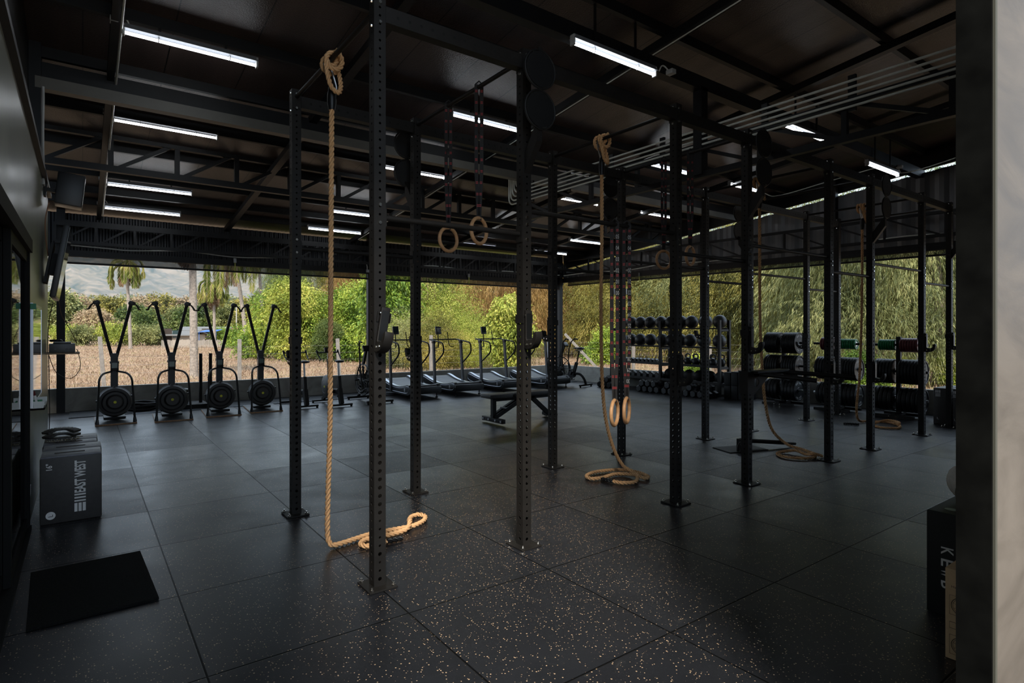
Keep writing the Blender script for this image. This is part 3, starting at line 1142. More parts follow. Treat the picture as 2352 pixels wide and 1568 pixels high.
def palm(label, px, dist, h, r, lean=(0, 0), nf=16, L=3.2, dead=5, seed=1, droop=1.0, lw=.06, ll=.7, group='palms in the field', dry=False):
    rs = np.random.RandomState(seed)
    root = thing('palm_tree', label, 'palm tree', spot(px, dist), 0, group)
    pts = catmull([(0, 0, -.2), (lean[0] * .3, lean[1] * .3, h * .4), (lean[0], lean[1], h)], .12)
    m = MB()
    k = len(pts)
    m.tube(pts, r, 12, rad=lambda t: r * (1.0 - .22 * t + .35 * max(0, .07 - t) / .07 + .05 * math.sin(t * k * 1.3) * (1 if int(t * k) % 2 else .4)))
    m.build('trunk', PBARK, root)
    top = V(lean[0], lean[1], h - .1)
    rach = MB()
    av, aq = [], []
    for i in range(nf):
        a = i * 2.4 + rs.rand() * .5
        el = .95 - 1.15 * i / nf
        pt = frond(av, aq, top, (math.cos(a) * math.cos(el), math.sin(a) * math.cos(el), math.sin(el)), L * (.85 + .3 * rs.rand()), rs, droop, ll=ll, lw=lw)
        rach.tube(pt, .03, 5, rad=lambda t: .035 - .027 * t)
    def emit(nm, av, aq, mt):
        b = 0
        Q = []
        for v, q in zip(av, aq):
            Q.append(q + b)
            b += len(v)
        return raw(nm, np.concatenate(av), np.concatenate(Q), mt, root)
    emit('fronds', av, aq, PALMD if dry else PALMG)
    if dead:
        av, aq = [], []
        for i in range(dead):
            a = i * 2.4 + 1
            pt = frond(av, aq, top - V(0, 0, .15), (math.cos(a) * .6, math.sin(a) * .6, -.55), L * (.55 + .3 * rs.rand()), rs, 1.6, ll=ll * .9, lw=lw)
            rach.tube(pt, .025, 5, rad=lambda t: .03 - .022 * t)
        emit('dead_fronds', av, aq, PALMD)
    rach.build('frond_stems', TWIG, root)
    return root
palm('thick pale palm trunk standing alone between the second and third ski machine', 446, 21.8, 6.5, .142, (-.12, -.2), 16, 2.6, 12, 3, 1.0, .05, .5)
palm('tall thin palm with a yellowish crown in front of the hill', 300, 53, 7.9, .15, (-.35, 0), 11, 2.7, 2, 5, 1.15, .055, .6)
palm('short palm with a skirt of brown dead fronds behind the third ski machine', 493, 58, 6.4, .15, (-.1, 0), 12, 2.9, 6, 8, 1.15, .055, .65)
palm('leaning palm with long drooping fronds above the fourth ski machine', 568, 40, 7.7, .14, (-.9, .2), 13, 3.7, 2, 12, 1.25, .045, .65)
palm('slim bare palm trunk beside the green thicket', 607, 42, 8.4, .12, (-.5, .1), 11, 3.2, 0, 15, 1.25, .045, .6)
palm('palm with a curtain of hanging brown fronds behind the first two treadmills', 968, 31, 5.8, .20, (.1, 0), 10, 3.4, 14, 21, 1.6, .035, .6)

# ------------------------------------------------------------------ trees
def tree(name, label, cat, px, dist, blobs, n, leaf, wid, m, seed, th, tr, group, droop=.25, tw=6, twl=.6, spread=.5, rz=0, lean=(0, 0), br=5, shell=.55, share=None, scale=1.0, jit=.7):
    rs = np.random.RandomState(seed)
    root = thing(name, label, cat, spot(px, dist), rz, group)
    root.scale = (scale,) * 3
    v, q = crown(blobs, n, leaf, wid, rs, droop, shell, tw, spread, twl, jit)
    raw('foliage', v, q, m, root)
    trunk_mb(th, tr, lean, br, rs=rs).build('trunk', BARK, root)
    return root
def blobs(rs, n, w, z0, z1, r, top=.6):
    out = []
    for i in range(n):
        z = z0 + (z1 - z0) * rs.rand()
        f = 1 - (1 - top) * (z - z0) / max(.01, z1 - z0)
        a = rs.rand() * 2 * PI
        q = w * f * math.sqrt(rs.rand())
        out.append((q * math.cos(a), q * math.sin(a), z, r * (.7 + .6 * rs.rand())))
    return out
def replant(src, label, px, dist, rz, sc, m=None):
    o = dup(src, label, spot(px, dist), rz)
    o.scale = (sc,) * 3
    if m is not None:
        for ch in o.children:
            if ch.name.startswith('foliage'):
                ch.material_slots[0].link = 'OBJECT'
                ch.material_slots[0].material = m
    return o
def R_(s):
    return np.random.RandomState(s)

# thicket of vines and bushes behind the fourth ski machine and the bikes
TH = 'bushes of the green thicket'
k1 = tree('vine_bush', 'bright green vine-covered bush beside the slim palm trunk, left end of the thicket', 'bush', 655, 36, blobs(R_(1), 16, 2.2, .6, 3.4, 1.0), 42000, .12, .06, GREEN1, 31, 2.5, .08, TH, .15, 6, .5)
k2 = tree('vine_bush', 'tall yellow-green vine-covered bush behind the first bike', 'bush', 715, 34, blobs(R_(2), 18, 2.4, .6, 4.0, 1.0), 46000, .115, .058, YELG, 32, 2.8, .08, TH, .15, 6, .5)
replant(k1, 'leafy bright green bush behind the second bike', 790, 34.5, 2.0, 1.05)
replant(k2, 'green bush with bare brown stems, at the column behind the air bike', 846, 36, 4.0, .95, GREEN1)
replant(k1, 'low green bush in front of the thicket near the fourth ski machine', 628, 42, 3.0, .62, DARKG)
replant(k2, 'low dark green bush under the thicket behind the second bike', 762, 33, 1.0, .5, DARKG)
# behind the treadmills
TM = 'trees behind the treadmills'
t1 = tree('broadleaf_tree', 'glossy green tree with hanging leaf clusters at the column, behind the first treadmill', 'tree', 906, 29, blobs(R_(4), 14, 1.3, 1.0, 4.6, .8), 20000, .17, .085, GREEN1, 41, 3.6, .07, TM, .6, 6, .5)
t2 = tree('acacia_bush', 'pale green feathery bush with bare twigs behind the second treadmill', 'bush', 1035, 30, blobs(R_(5), 14, 1.7, .8, 3.8, .9), 36000, .10, .030, YELG, 42, 3.0, .07, TM, .1, 8, .9)
replant(t2, 'tangled green bush low behind the first treadmill', 925, 27, 2.2, .62, ACAC)
replant(t2, 'tangled olive bush low behind the second treadmill', 1000, 26, 4.2, .62, OLIVE)
replant(t2, 'tangled green bush low behind the third treadmill', 1090, 27, 5.1, .58, YELG)
replant(t2, 'low scrubby bush behind the fourth treadmill', 1190, 30, .4, .55, ACAC)
replant(t1, 'thin bright green climber hanging beside the weight bench post', 1178, 24, .3, .62, YELG)
cas = tree('casuarina_tree', 'dark feathery casuarina tree behind the third treadmill', 'tree', 1110, 42, blobs(R_(6), 26, 2.8, 1.4, 9.5, 1.5), 70000, .26, .020, OLIVE, 43, 9, .16, 'casuarina trees behind the fence', 1.1, 7, .7, .5)
CG = None
replant(cas, 'rust-brown casuarina tree behind the fourth treadmill', 1172, 38, 1.2, .9, RUST)
replant(cas, 'rust-coloured casuarina tree at the corner column', 1240, 40, 2.6, .95, RUST)
replant(cas, 'dark green casuarina tree behind the rust-brown ones', 1205, 52, 3.9, 1.1, DARKG)
replant(cas, 'green casuarina tree behind the thicket, next to the leaning palm', 672, 58, .6, 1.0, DARKG)
replant(cas, 'brownish casuarina tree rising above the thicket behind the second bike', 760, 60, 1.9, 1.05, OLIVE)
replant(cas, 'sparse casuarina tree seen through the gap beside the column behind the bikes', 830, 56, 5.0, 1.0, RUST)
replant(cas, 'olive casuarina tree behind the hanging brown palm fronds', 985, 52, 4.4, 1.05, OLIVE)
replant(cas, 'olive casuarina tree between palm and third treadmill', 1050, 50, .9, .95, DARKG)
replant(cas, 'dark casuarina tree behind the glossy green tree', 905, 50, 3.3, 1.0, OLIVE)
# behind the ball rack and the plates
RT = 'trees beyond the long side opening'
ac = tree('olive_tree', 'yellow-olive spreading tree behind the left end of the ball rack', 'tree', 1350, 40, blobs(R_(8), 24, 3.2, 1.9, 7.5, 1.5), 130000, .10, .026, OLIVE, 51, 4.5, .16, RT, .55, 18, 1.1, .6, shell=.65, jit=.5)
replant(ac, 'olive tree behind the hanging straps', 1440, 36, 1.4, .95)
replant(ac, 'yellowish olive tree behind the middle of the ball rack', 1535, 33, 2.5, .95)
replant(ac, 'olive tree behind the right end of the ball rack', 1640, 31, 4.0, .95, ACAC)
replant(ac, 'dense olive tree behind the first plate tree', 1760, 28.5, 5.2, .95)
replant(ac, 'dark green tree filling the gap behind the ball rack', 1480, 48, 3.1, 1.3, DARKG)
replant(ac, 'dark green tree filling the gap behind the dip handles', 1700, 44, .8, 1.3, DARKG)
replant(ac, 'tall dark tree behind the corner of the building', 1300, 55, 2.2, 1.3, DARKG)
gr = tree('wattle_tree', 'grey-green wattle tree with curved hanging leaves behind the second plate tree', 'tree', 1890, 22, blobs(R_(9), 24, 2.4, 1.3, 6.0, 1.2), 64000, .145, .022, ACAC, 52, 4.0, .12, RT, .95, 26, 1.25, .55, shell=.7, jit=.38)
replant(gr, 'grey-green wattle tree with yellow twigs behind the third plate tree', 2010, 19.5, 1.7, .92)
replant(gr, 'grey-green wattle tree with a thick brown trunk beside the last rig post', 2160, 19.5, 3.1, .95)
replant(gr, 'dense grey-green wattle tree behind the last rope', 2080, 26, 4.4, 1.2, ACAC)
replant(gr, 'olive wattle tree between the first and second plate tree', 1835, 27, 5.6, 1.1, OLIVE)
replant(gr, 'large dark wattle tree behind all the others on the long side', 1950, 34, .5, 1.5, DARKG)
replant(gr, 'large dark wattle tree at the far end of the long side opening', 2200, 32, 2.5, 1.6, DARKG)
# brown trunk at the last posts
m = MB()
m.tube(catmull([(0, 0, -.1), (.05, 0, 1), (-.25, .1, 2.6), (-.5, .1, 4.2)], .2), .3, 10, rad=lambda t: .34 - .2 * t + .12 * max(0, .15 - t))
tk = m.build('tree_trunk', BARK)
tk.location = spot(2168, 19.0)
tag(tk, 'thick dark brown tree trunk standing beyond the last rig post', 'tree trunk')
sb = tree('roadside_bush', 'small bright green bush behind the air bike by the hanging rope', 'bush', 1382, 30, blobs(R_(11), 8, .7, .4, 1.5, .5), 12000, .10, .05, GREEN1, 61, 1.2, .04, 'small bushes on the field', .1, 6, .4)
replant(sb, 'small green bush sprouting below the right end of the ball rack', 1600, 20, 1.3, .5)
replant(sb, 'small green bush between the second and third plate tree', 1985, 17.5, 2.4, .62)
replant(sb, 'small leafy bush by the thick trunk behind the flat boxes', 2190, 18, 3.4, .55)
replant(sb, 'small yellow-green bush behind the third plate tree', 2060, 18.5, 5.4, .5, YELG)
# far tree line across the field, left opening
FT = 'trees on the far side of the field'
f1 = tree('field_tree', 'grey-green round tree at the far field edge, in the gap by the wall end', 'tree', 125, 95, blobs(R_(12), 12, 4, 2, 6.4, 2.0), 17000, .42, .24, ACAC, 71, 4, .2, FT, .1, 6, 1.0, br=3)
f2 = tree('field_tree', 'pinkish dry tree at the far edge of the field above the shelf', 'tree', 180, 100, blobs(R_(13), 12, 4.4, 2, 5.4, 2.0), 17000, .42, .24, DRYP, 72, 3.5, .2, FT, .1, 6, 1.0, br=3)
far = [(f1, 205, 112, 1.0, OLIVE, 'olive field tree over the first ski machine grip'), (f2, 232, 90, .75, DRYP, 'low pink-brown field tree behind the first ski machine'),
       (f1, 262, 105, 1.05, OLIVE, 'yellowish field tree between the arms of the first ski machine'), (f2, 290, 98, .9, DARKG, 'dark field tree behind the thin palm trunk'),
       (f1, 322, 108, 1.1, DRYP, 'dry pink field tree between the first two ski machines'), (f2, 350, 85, .72, DARKG, 'dark green field tree by the second ski machine'),
       (f1, 378, 110, 1.15, OLIVE, 'pale yellow-green field tree behind the second ski machine'), (f2, 408, 92, .8, ACAC, 'pale green field tree over the long white house'),
       (f1, 430, 112, 1.1, DRYP, 'dry field tree behind the thick palm trunk'), (f2, 462, 88, .85, DARKG, 'dark round field tree right of the thick palm trunk'),
       (f1, 498, 108, 1.0, ACAC, 'grey-green field tree behind the third ski machine'), (f2, 528, 90, .85, ACAC, 'green field tree over the red roof'),
       (f1, 556, 104, 1.0, OLIVE, 'olive field tree behind the fourth ski machine'), (f2, 590, 80, .8, OLIVE, 'yellow-green field tree beside the thicket'),
       (f1, 148, 120, 1.25, DRYP, 'tall dry field tree at the wall end'), (f2, 245, 126, 1.3, OLIVE, 'tall olive field tree in the far row'),
       (f1, 305, 132, 1.3, ACAC, 'tall grey field tree in the far row'), (f2, 372, 130, 1.3, DRYP, 'tall pinkish field tree in the far row'),
       (f1, 455, 130, 1.3, OLIVE, 'tall olive field tree behind the house'), (f2, 540, 128, 1.35, ACAC, 'tall grey-green field tree at the end of the far row'),
       (f1, 620, 90, 1.0, OLIVE, 'green field tree behind the thicket')]
for i, (src, px, ds, sc, mm, lab) in enumerate(far):
    replant(src, lab, px, ds, i * 1.37, sc * .88, mm)
# shrubs at the far edge of the grass
s1 = tree('field_shrub', 'pale flowering shrub at the grass edge behind the first ski machine', 'shrub', 265, 62, blobs(R_(14), 9, 1.8, .4, 1.8, .7), 8000, .18, .09, YELG, 81, 1, .05, 'shrubs along the grass edge', 0, 6, .7)
for i, (px, ds, sc, mm, lab) in enumerate([(150, 66, .9, YELG, 'pale shrub at the grass edge under the shelf'), (205, 64, .9, ACAC, 'grey-green shrub at the grass edge beside the first ski machine'),
        (328, 63, .9, ACAC, 'grey-green shrub at the grass edge between the first two ski machines'), (362, 70, .8, DARKG, 'dark shrub in front of the long white house'),
        (520, 66, .8, GREEN1, 'green shrub beside the red roofed house'), (560, 55, .9, GREEN1, 'green shrub at the grass edge behind the fourth ski machine'), (600, 50, .95, YELG, 'yellow-green shrub at the foot of the thicket')]):
    replant(s1, lab, px, ds, i * 1.9, sc, mm)

# ------------------------------------------------------------------ houses
hw = mat('house_plaster', (.40, .33, .26), .9, var=.12, vscale=2)
hr = mat('house_grey_roof', (.13, .125, .12), .9)
hh = mat('house_red_roof', (.36, .13, .10), .8)
def house(px, dist, L, D, h, label, roofm, rz):
    r = thing('house', label, 'house', spot(px, dist), rz)
    MB().bx(-L / 2, L / 2, -D / 2, D / 2, 0, h).build('wall', hw, r, smooth=False)
    MB().prism([(-D / 2 - .5, h - .15), (0, h + .30), (D / 2 + .5, h - .15), (D / 2 + .5, h - .05), (0, h + .40), (-D / 2 - .5, h - .05)], L + .8).build('roof', roofm, r, smooth=False)
    for x in (-L * .28, L * .2):
        MB().bx(x - .4, x + .4, -D / 2 - .03, -D / 2 + .02, .9, 1.7).build('window', SCREEND, r, smooth=False)
    MB().bx(-.35, .45, -D / 2 - .03, -D / 2 + .02, 0, 1.9).build('door', INK, r, smooth=False)
    return r
house(405, 66, 4.6, 4, 1.25, 'low white plastered house with a grey roof behind the second ski machine', hr, -YAW + .1)
house(478, 72, 4.6, 5, 1.75, 'long cream house with a grey roof behind the third ski machine', hr, -YAW + .35)
house(528, 72, 3.2, 3, 1.6, 'small house with a red roof behind the third ski machine', hh, -YAW)
o = MB().add([(-1.0, -.6, .0), (1.0, -.6, .1), (.95, .9, .32), (-.95, .9, .25)], [(0, 1, 2, 3)]).add([(-1.0, -.6, -.02), (1.0, -.6, .08), (.95, .9, .30), (-.95, .9, .23)], [(3, 2, 1, 0)]).add([(-.95, -.58, -1.5), (-.9, -.58, -1.5), (-.9, -.58, 0), (-.95, -.58, 0)], [(0, 1, 2, 3)]).add([(.9, -.58, -1.5), (.95, -.58, -1.5), (.95, -.58, .1), (.9, -.58, .1)], [(0, 1, 2, 3)]).build('tarpaulin', mat('blue_tarpaulin', (.025, .10, .36), .7), smooth=False)
o.location = spot(483, 64) + V(0, 0, 1.5)
o.rotation_euler = (0, 0, -YAW)
tag(o, 'bright blue tarpaulin awning stretched in front of the cream house', 'tarpaulin')
m = MB()
a, b = spot(372, 58), spot(525, 58)
nn = 44
for i in range(nn):
    p = a + (b - a) * (i / (nn - 1))
    m.bx(p.x - .05, p.x + .05, p.y - .02, p.y + .02, GZ, GZ + .7 + .15 * random.random())
o = m.build('picket_fence', mat('weathered_white_boards', (.30, .26, .22), .9, var=.2), smooth=False)
tag(o, 'weathered pale picket fence in front of the low white house', 'fence')
o = MB().cyl((0, 0, 0), (0, 0, 4.6), .06, n=8).build('utility_pole', mat('pale_pole', (.38, .36, .32), .8))
o.location = spot(543, 72)
tag(o, 'slim pale utility pole near the red roofed house', 'pole')

# ------------------------------------------------------------------ wire fence along the plot
PCON = mat('weathered_concrete_post', (.20, .18, .16), .9, var=.2, vscale=12)
fence = thing('wire_fence', 'wire fence on concrete posts just outside the gym', 'fence')
fp = [(-6.5, 21.0, 1.35, 0), (-2.8, 21.1, 1.35, 0), (.52, 21.2, 1.62, -4), (4.2, 21.0, 1.5, 0), (7.45, 20.6, 1.5, -3), (11.0, 20.3, 1.6, 0), (14.0, 20.05, 1.6, 2), (17.4, 19.9, 1.8, 0)]
fq = [(17.4, 19.9), (18.4, 16.5), (19.2, 13.4), (19.9, 10.2), (20.6, 7.0), (21.3, 4.0), (22.0, 1.0)]
for (x, y, h, tl) in fp:
    o = MB().box((0, 0, h / 2 - .15), (.11, .11, h + .3)).build('fence_post', PCON, fence, smooth=False, bevel=.012)
    o.location = (x, y, GZ)
    o.rotation_euler = (0, R(tl), 0)
for (x, y) in fq[1:]:
    o = MB().box((0, 0, .55), (.11, .11, 1.3)).build('fence_post', PCON, fence, smooth=False, bevel=.012)
    o.location = (x, y, GZ)
MB().beam((17.5, 19.75, GZ + 1.62), (18.3, 18.5, GZ + .1), .1, .1).build('brace_post', PCON, fence, smooth=False)
WIRE = mat('fence_wire', (.12, .11, .10), .8)
for z in (.25, .5, .75, 1.0, 1.25):
    MB().tube([(x, y, GZ + z) for x, y, h, t in fp] + [(x, y, GZ + z) for x, y in fq[1:]], .0035, 5).build('wire', WIRE, fence)
# slanting grey pipe outside the corner
o = MB().cyl((12.75, 14.6, 3.0), (12.35, 14.75, 1.35), .045, n=12).cyl((12.35, 14.75, 1.38), (12.35, 14.75, GZ), .045, n=12).build('drain_pipe', mat('grey_drain_pipe', (.32, .33, .36), .4))
tag(o, 'grey slanting drain pipe outside the corner of the building', 'pipe')
# ------------------------------------------------------------------ tube lamps
def lamp_parts(r):
    MB().bx(0, 1.23, -.045, .045, -.015, .0).bx(0, 1.23, -.028, .028, 0, .035).build('housing', FIXM, r, smooth=False, bevel=.003)
    for x in (-.004, 1.21):
        MB().bx(x, x + .022, -.03, .03, -.075, .03).build('end_socket', GREYPL, r, smooth=False, bevel=.006)
    MB().cyl((.02, 0, -.048), (1.208, 0, -.048), .015, n=12).build('tube', TUBEM, r)
    for x in (.3, .95):
        MB().bx(x - .004, x + .004, -.016, .016, -.064, -.01).build('tube_clip', GREYPL, r, smooth=False)
LZ = {4.25: 4.44, 6.78: 4.51, 9.1: 4.33, 11.5: 3.98, 13.0: 3.85}
YN = {4.25: 'first', 6.78: 'second', 9.1: 'third', 11.5: 'fourth', 13.0: 'fifth'}
l0 = None
for xs, ys, col in ((.31, (6.78, 9.1, 11.5, 13.0), 'over the concrete wall side'), (3.98, (4.25, 6.78, 9.1, 11.5, 13.0), 'over the first rig bays'),
                    (7.78, (4.25, 6.78, 9.1, 11.5, 13.0), 'beside the conduit truss'), (10.35, (4.25, 6.78, 9.1, 11.5, 13.0), 'by the corrugated side wall')):
    for y in ys:
        z = LZ[y] - (.1 if xs > 10 and y == 4.25 else 0)
        x = xs - (.12 if y == 4.25 and xs == 3.98 else 0)
        lab = 'lit tube lamp %s, %s row from the entrance' % (col, YN[y])
        if l0 is None:
            l0 = thing('tube_lamp', lab, 'ceiling lamp', (x, y, z), 0, 'tube lamps under the roof')
            lamp_parts(l0)
        else:
            dup(l0, lab, (x, y, z))
        top = zroof(y) - .10
        if top - z > .05:
            h = MB().bx(x + .3, x + .32, y - .01, y + .01, z + .03, top).bx(x + .9, x + .92, y - .01, y + .01, z + .03, top)
            o = h.build('trim_5', BEAMM, smooth=False)
            o['kind'] = 'structure'
# ------------------------------------------------------------------ conduits and cables
g0 = None
for i in range(5):
    z = 3.74 + .062 * i
    x = 5.985
    pts = [(x, .95, z), (x, 7.72 - .0 * i, z)]
    r = .055
    yb = 8.22 - .05 * i
    pts = [V(x, .95, z), V(x, 4.0, z), V(x, yb - .12, z)]
    for k in range(1, 7):
        q = PI / 2 * k / 6
        pts.append(V(x, yb - .12 + .12 * math.sin(q), z + .12 - .12 * math.cos(q)))
    pts.append(V(x, yb, 4.32))
    o = MB().tube(pts, .0125, 10).build('conduit_pipe', PVC)
    tag(o, 'long white conduit pipe along the roof truss, %s from the bottom of the five' % ORD[i], 'pipe', 'five white conduit pipes along the truss')
for y in (1.6, 2.6, 3.5, 4.9, 5.8, 6.7, 7.6):
    o = MB().bx(6.0, 6.03, y - .035, y + .035, 3.70, 4.05).build('trim_6', BEAMM, smooth=False)
    o['kind'] = 'structure'
def cable(name, label, pts, r, m, cat='cable', group=None, n=7):
    o = MB().tube(catmull(pts, .05), r, n).build(name, m)
    return tag(o, label, cat, group)
cable('cable_conduit', 'thin white wavy cable pipe along the top of the back opening', [(-.3, 13.9, 3.185), (.4, 13.9, 3.165), (.77, 13.9, 3.155), (1.73, 13.9, 3.215), (2.69, 13.9, 3.165), (3.7, 13.9, 3.22), (5.0, 13.9, 3.235), (5.60, 13.9, 3.25), (5.72, 13.9, 3.2), (5.73, 13.9, 3.08)], .012, PVC)
cable('cable_conduit', 'thin white wavy cable pipe over the opening behind the treadmills', [(5.80, 13.9, 3.08), (5.81, 13.9, 3.2), (5.95, 13.9, 3.25), (7.0, 13.9, 3.235), (7.6, 13.9, 3.29), (8.7, 13.9, 3.25), (10.2, 13.9, 3.29), (11.6, 13.9, 3.26), (12.0, 13.8, 3.27)], .012, PVC)
q0, q1 = RW0 + V(-.12, -.1, 0), RW1 + V(-.12, 0, 0)
pp = []
for i, dz in enumerate((.0, .03, -.02, .05, .0, .06, .03, .10, .05, .08, .04)):
    p = q0 + (q1 - q0) * (i / 10)
    pp.append((p.x, p.y, 3.25 + dz))
cable('cable_conduit', 'thin white wavy cable pipe along the corrugated side wall above the plates', pp, .012, PVC)
b = MB().box((5.765, 13.9, 3.04), (.11, .05, .07)).build('junction_box', GREYPL, bevel=.005)
tag(b, 'small white junction box on the column behind the bikes', 'junction box')
cable('cable', 'white cable running down the purlin beside the concrete wall, feeding its lamps', [(.30, 2.0, zroof(2) - .215), (.30, 6.7, zroof(6.7) - .215), (.30, 9.0, zroof(9.0) - .215), (.30, 11.4, zroof(11.4) - .215), (.30, 13.4, zroof(13.4) - .215)], .011, PVC)
cable('cable', 'white cable along the rafter above the first rig bays', [(5.3, 2.0, zroof(2) - .21), (5.3, 7.6, zroof(7.6) - .205), (5.3, 10, zroof(10) - .205), (5.3, 13.4, zroof(13.4) - .205)], .007, PVC)
cable('cable', 'white cable above the last bays of the rig', [(11.62, 4.25, 4.40), (11.7, 4.25, 4.36), (11.9, 3.9, 4.42), (12.1, 2.6, 4.7), (12.2, 1.5, 4.85)], .010, PVC)
cable('cable', 'white lamp cable near the corrugated side wall in the second lamp row', [(11.6, 6.78, 4.46), (11.9, 6.6, 4.42), (12.2, 5.6, 4.6), (12.3, 4.6, 4.72)], .010, PVC)
jb = None
for (x, y) in ((.24, 6.72), (.24, 9.04), (.24, 11.44), (.24, 12.94), (5.30, 4.2), (5.30, 9.05), (11.66, 4.25)):
    z = LZ[min(LZ, key=lambda k: abs(k - y))] + .02
    lab = 'small grey junction box with a short lead, %s lamp %s' % (YN[min(LZ, key=lambda k: abs(k - y))] + ' row', 'by the concrete wall' if x < 1 else ('over the first rig bays' if x < 6 else 'by the side wall'))
    r = thing('lamp_junction_box', lab, 'junction box', (x, y, z), 0, 'junction boxes of the lamps')
    MB().box((0, 0, .0), (.07, .09, .05)).build('box', GREYPL, r, bevel=.005)
    s = 1 if x < 1 else -1
    if x > 11:
        s = -1
    MB().tube(catmull([(s * .02, .02, .02), (s * .05, .05, .07), (s * .10, .05, .06), (s * .13, .06, .0)], .02), .008, 6).build('lead', PVC, r)

# ------------------------------------------------------------------ climbing ropes
def rope_mb(pts, rad=.0205, pitch=.115, step=.011, n=24):
    P = catmull(pts, step)
    m = len(P)
    T = [(P[min(i + 1, m - 1)] - P[max(i - 1, 0)]).normalized() for i in range(m)]
    a = V(1, 0, 0) if abs(T[0].x) < .9 else V(0, 1, 0)
    nr = (a - T[0] * a.dot(T[0])).normalized()
    vs, fs = [], []
    s = 0
    for i in range(m):
        nr = (nr - T[i] * nr.dot(T[i])).normalized()
        bi = T[i].cross(nr)
        if i:
            s += (P[i] - P[i - 1]).length
        ph = 2 * PI * s / pitch
        for k in range(n):
            q0 = 2 * PI * k / n
            f = (q0 + PI / 3) % (2 * PI / 3) - PI / 3
            r = rad * (.49 * math.cos(f) + math.sqrt(.265 - (.49 * math.sin(f)) ** 2))
            q = q0 + ph
            vs.append(P[i] + nr * (r * math.cos(q)) + bi * (r * math.sin(q)))
    for i in range(m - 1):
        for k in range(n):
            l = (k + 1) % n
            fs.append((i * n + k, i * n + l, (i + 1) * n + l, (i + 1) * n + k))
    fs.append(tuple(range(n - 1, -1, -1)))
    fs.append(tuple((m - 1) * n + k for k in range(n)))
    return MB().add(vs, fs)
def climbing_rope(label, x, y, fall, cap, rad=.0205):
    """fall: path from under the knot to the free end; cap: black whipped end"""
    r = thing('climbing_rope', label, 'climbing rope', (0, 0, 0), 0, 'climbing ropes on the rig')
    rope_mb([(x, y, 3.22)] + fall, rad).build('rope', ROPE, r, ang=60)
    zb = 3.565
    k = []
    for i in range(46):
        t = i / 45
        q = t * 3.3 * 2 * PI
        rr = .045 + .012 * math.sin(q * .5)
        k.append((x + rr * math.sin(q) * 1.0, y - .075 + .15 * t, zb - .02 + .055 * math.cos(q) - (.02 * math.sin(q * .5))))
    rope_mb(k, rad * .98, .1).build('knot', ROPE, r, ang=60)
    loop = [(x - .03, y + .02, zb + .02), (x - .055, y - .05, zb - .1), (x - .03, y - .07, zb - .23), (x + .03, y - .055, zb - .26), (x + .06, y - .02, zb - .18), (x + .045, y + .03, zb - .02), (x, y + .05, zb + .04)]
    rope_mb(loop, rad * .9, .1).build('knot_loop', ROPE, r, ang=60)
    MB().tube(catmull([(x + .01, y - .005, 3.29), (x - .038, y + .01, 3.45), (x - .052, y + .012, 3.52), (x - .035, y + .014, 3.545), (x - .005, y + .012, 3.50), (x + .035, y + .0, 3.36), (x + .015, y - .005, 3.29)], .012), .0075, 8).build('thimble', STEEL, r)
    MB().tube([(x, y, 3.19), (x, y, 3.24), (x, y, 3.30), (x + .003, y, 3.37)], .027, 12, rad=lambda t: .024 + .009 * math.sin(t * PI)).build('sleeve', RUBBERS, r)
    if cap:
        rope_mb(cap, rad * 1.02, .115).build('end_cap', RUBBERS, r, ang=60)
    return r
fl = [(1.468, 4.23, 2.6), (1.466, 4.24, 1.6), (1.46, 4.235, .9), (1.444, 4.225, .45), (1.433, 4.212, .14), (1.438, 4.195, .05), (1.463, 4.165, .024), (1.579, 4.183, .022), (1.766, 4.226, .022), (1.905, 4.219, .022), (2.045, 4.203, .022), (2.138, 4.205, .024), (2.243, 4.265, .023), (2.304, 4.357, .022), (2.285, 4.43, .022), (2.208, 4.414, .022), (2.138, 4.315, .03), (2.10, 4.225, .058), (2.04, 4.158, .026), (1.90, 4.128, .022), (1.76, 4.14, .022), (1.68, 4.13, .022), (1.632, 4.075, .022), (1.65, 4.01, .022), (1.72, 3.99, .022), (1.80, 4.01, .022)]
climbing_rope('thick tan climbing rope behind the nearest post, black tipped end looped on the floor', 1.468, 4.22, fl, [(1.80, 4.01, .022), (1.87, 4.012, .022), (1.93, 4.008, .022)])
fl = [(4.358, 4.34, 2.6), (4.366, 4.36, 1.8), (4.40, 4.38, 1.1), (4.47, 4.40, .66), (4.59, 4.41, .33), (4.70, 4.37, .12), (4.76, 4.27, .055), (4.735, 4.14, .03), (4.76, 4.09, .024), (4.84, 4.14, .023), (4.885, 4.33, .023), (4.80, 4.52, .023), (4.54, 4.60, .023), (4.33, 4.54, .023), (4.29, 4.42, .023), (4.42, 4.38, .024), (4.62, 4.40, .026), (4.72, 4.30, .03), (4.68, 4.15, .052), (4.56, 4.06, .026), (4.43, 4.11, .023), (4.39, 4.21, .023)]
climbing_rope('tan climbing rope beside the hanging strap rings, coiled in flat rings at its foot', 4.356, 4.34, fl, [(4.39, 4.21, .023), (4.375, 4.28, .023), (4.37, 4.35, .023)])
fl = [(7.245, 4.29, 2.6), (7.255, 4.29, 1.7), (7.28, 4.27, 1.0), (7.33, 4.26, .6), (7.45, 4.24, .25), (7.56, 4.10, .06), (7.52, 3.85, .026), (7.38, 3.64, .023), (7.19, 3.55, .023), (7.01, 3.60, .023), (6.93, 3.78, .023), (7.04, 3.93, .023), (7.22, 3.93, .026), (7.28, 3.82, .05), (7.25, 3.68, .03), (7.20, 3.56, .062), (7.3, 3.5, .03)]
climbing_rope('darker tan climbing rope behind the dip handles, coiled next to the black floor swivel', 7.243, 4.29, fl, None)
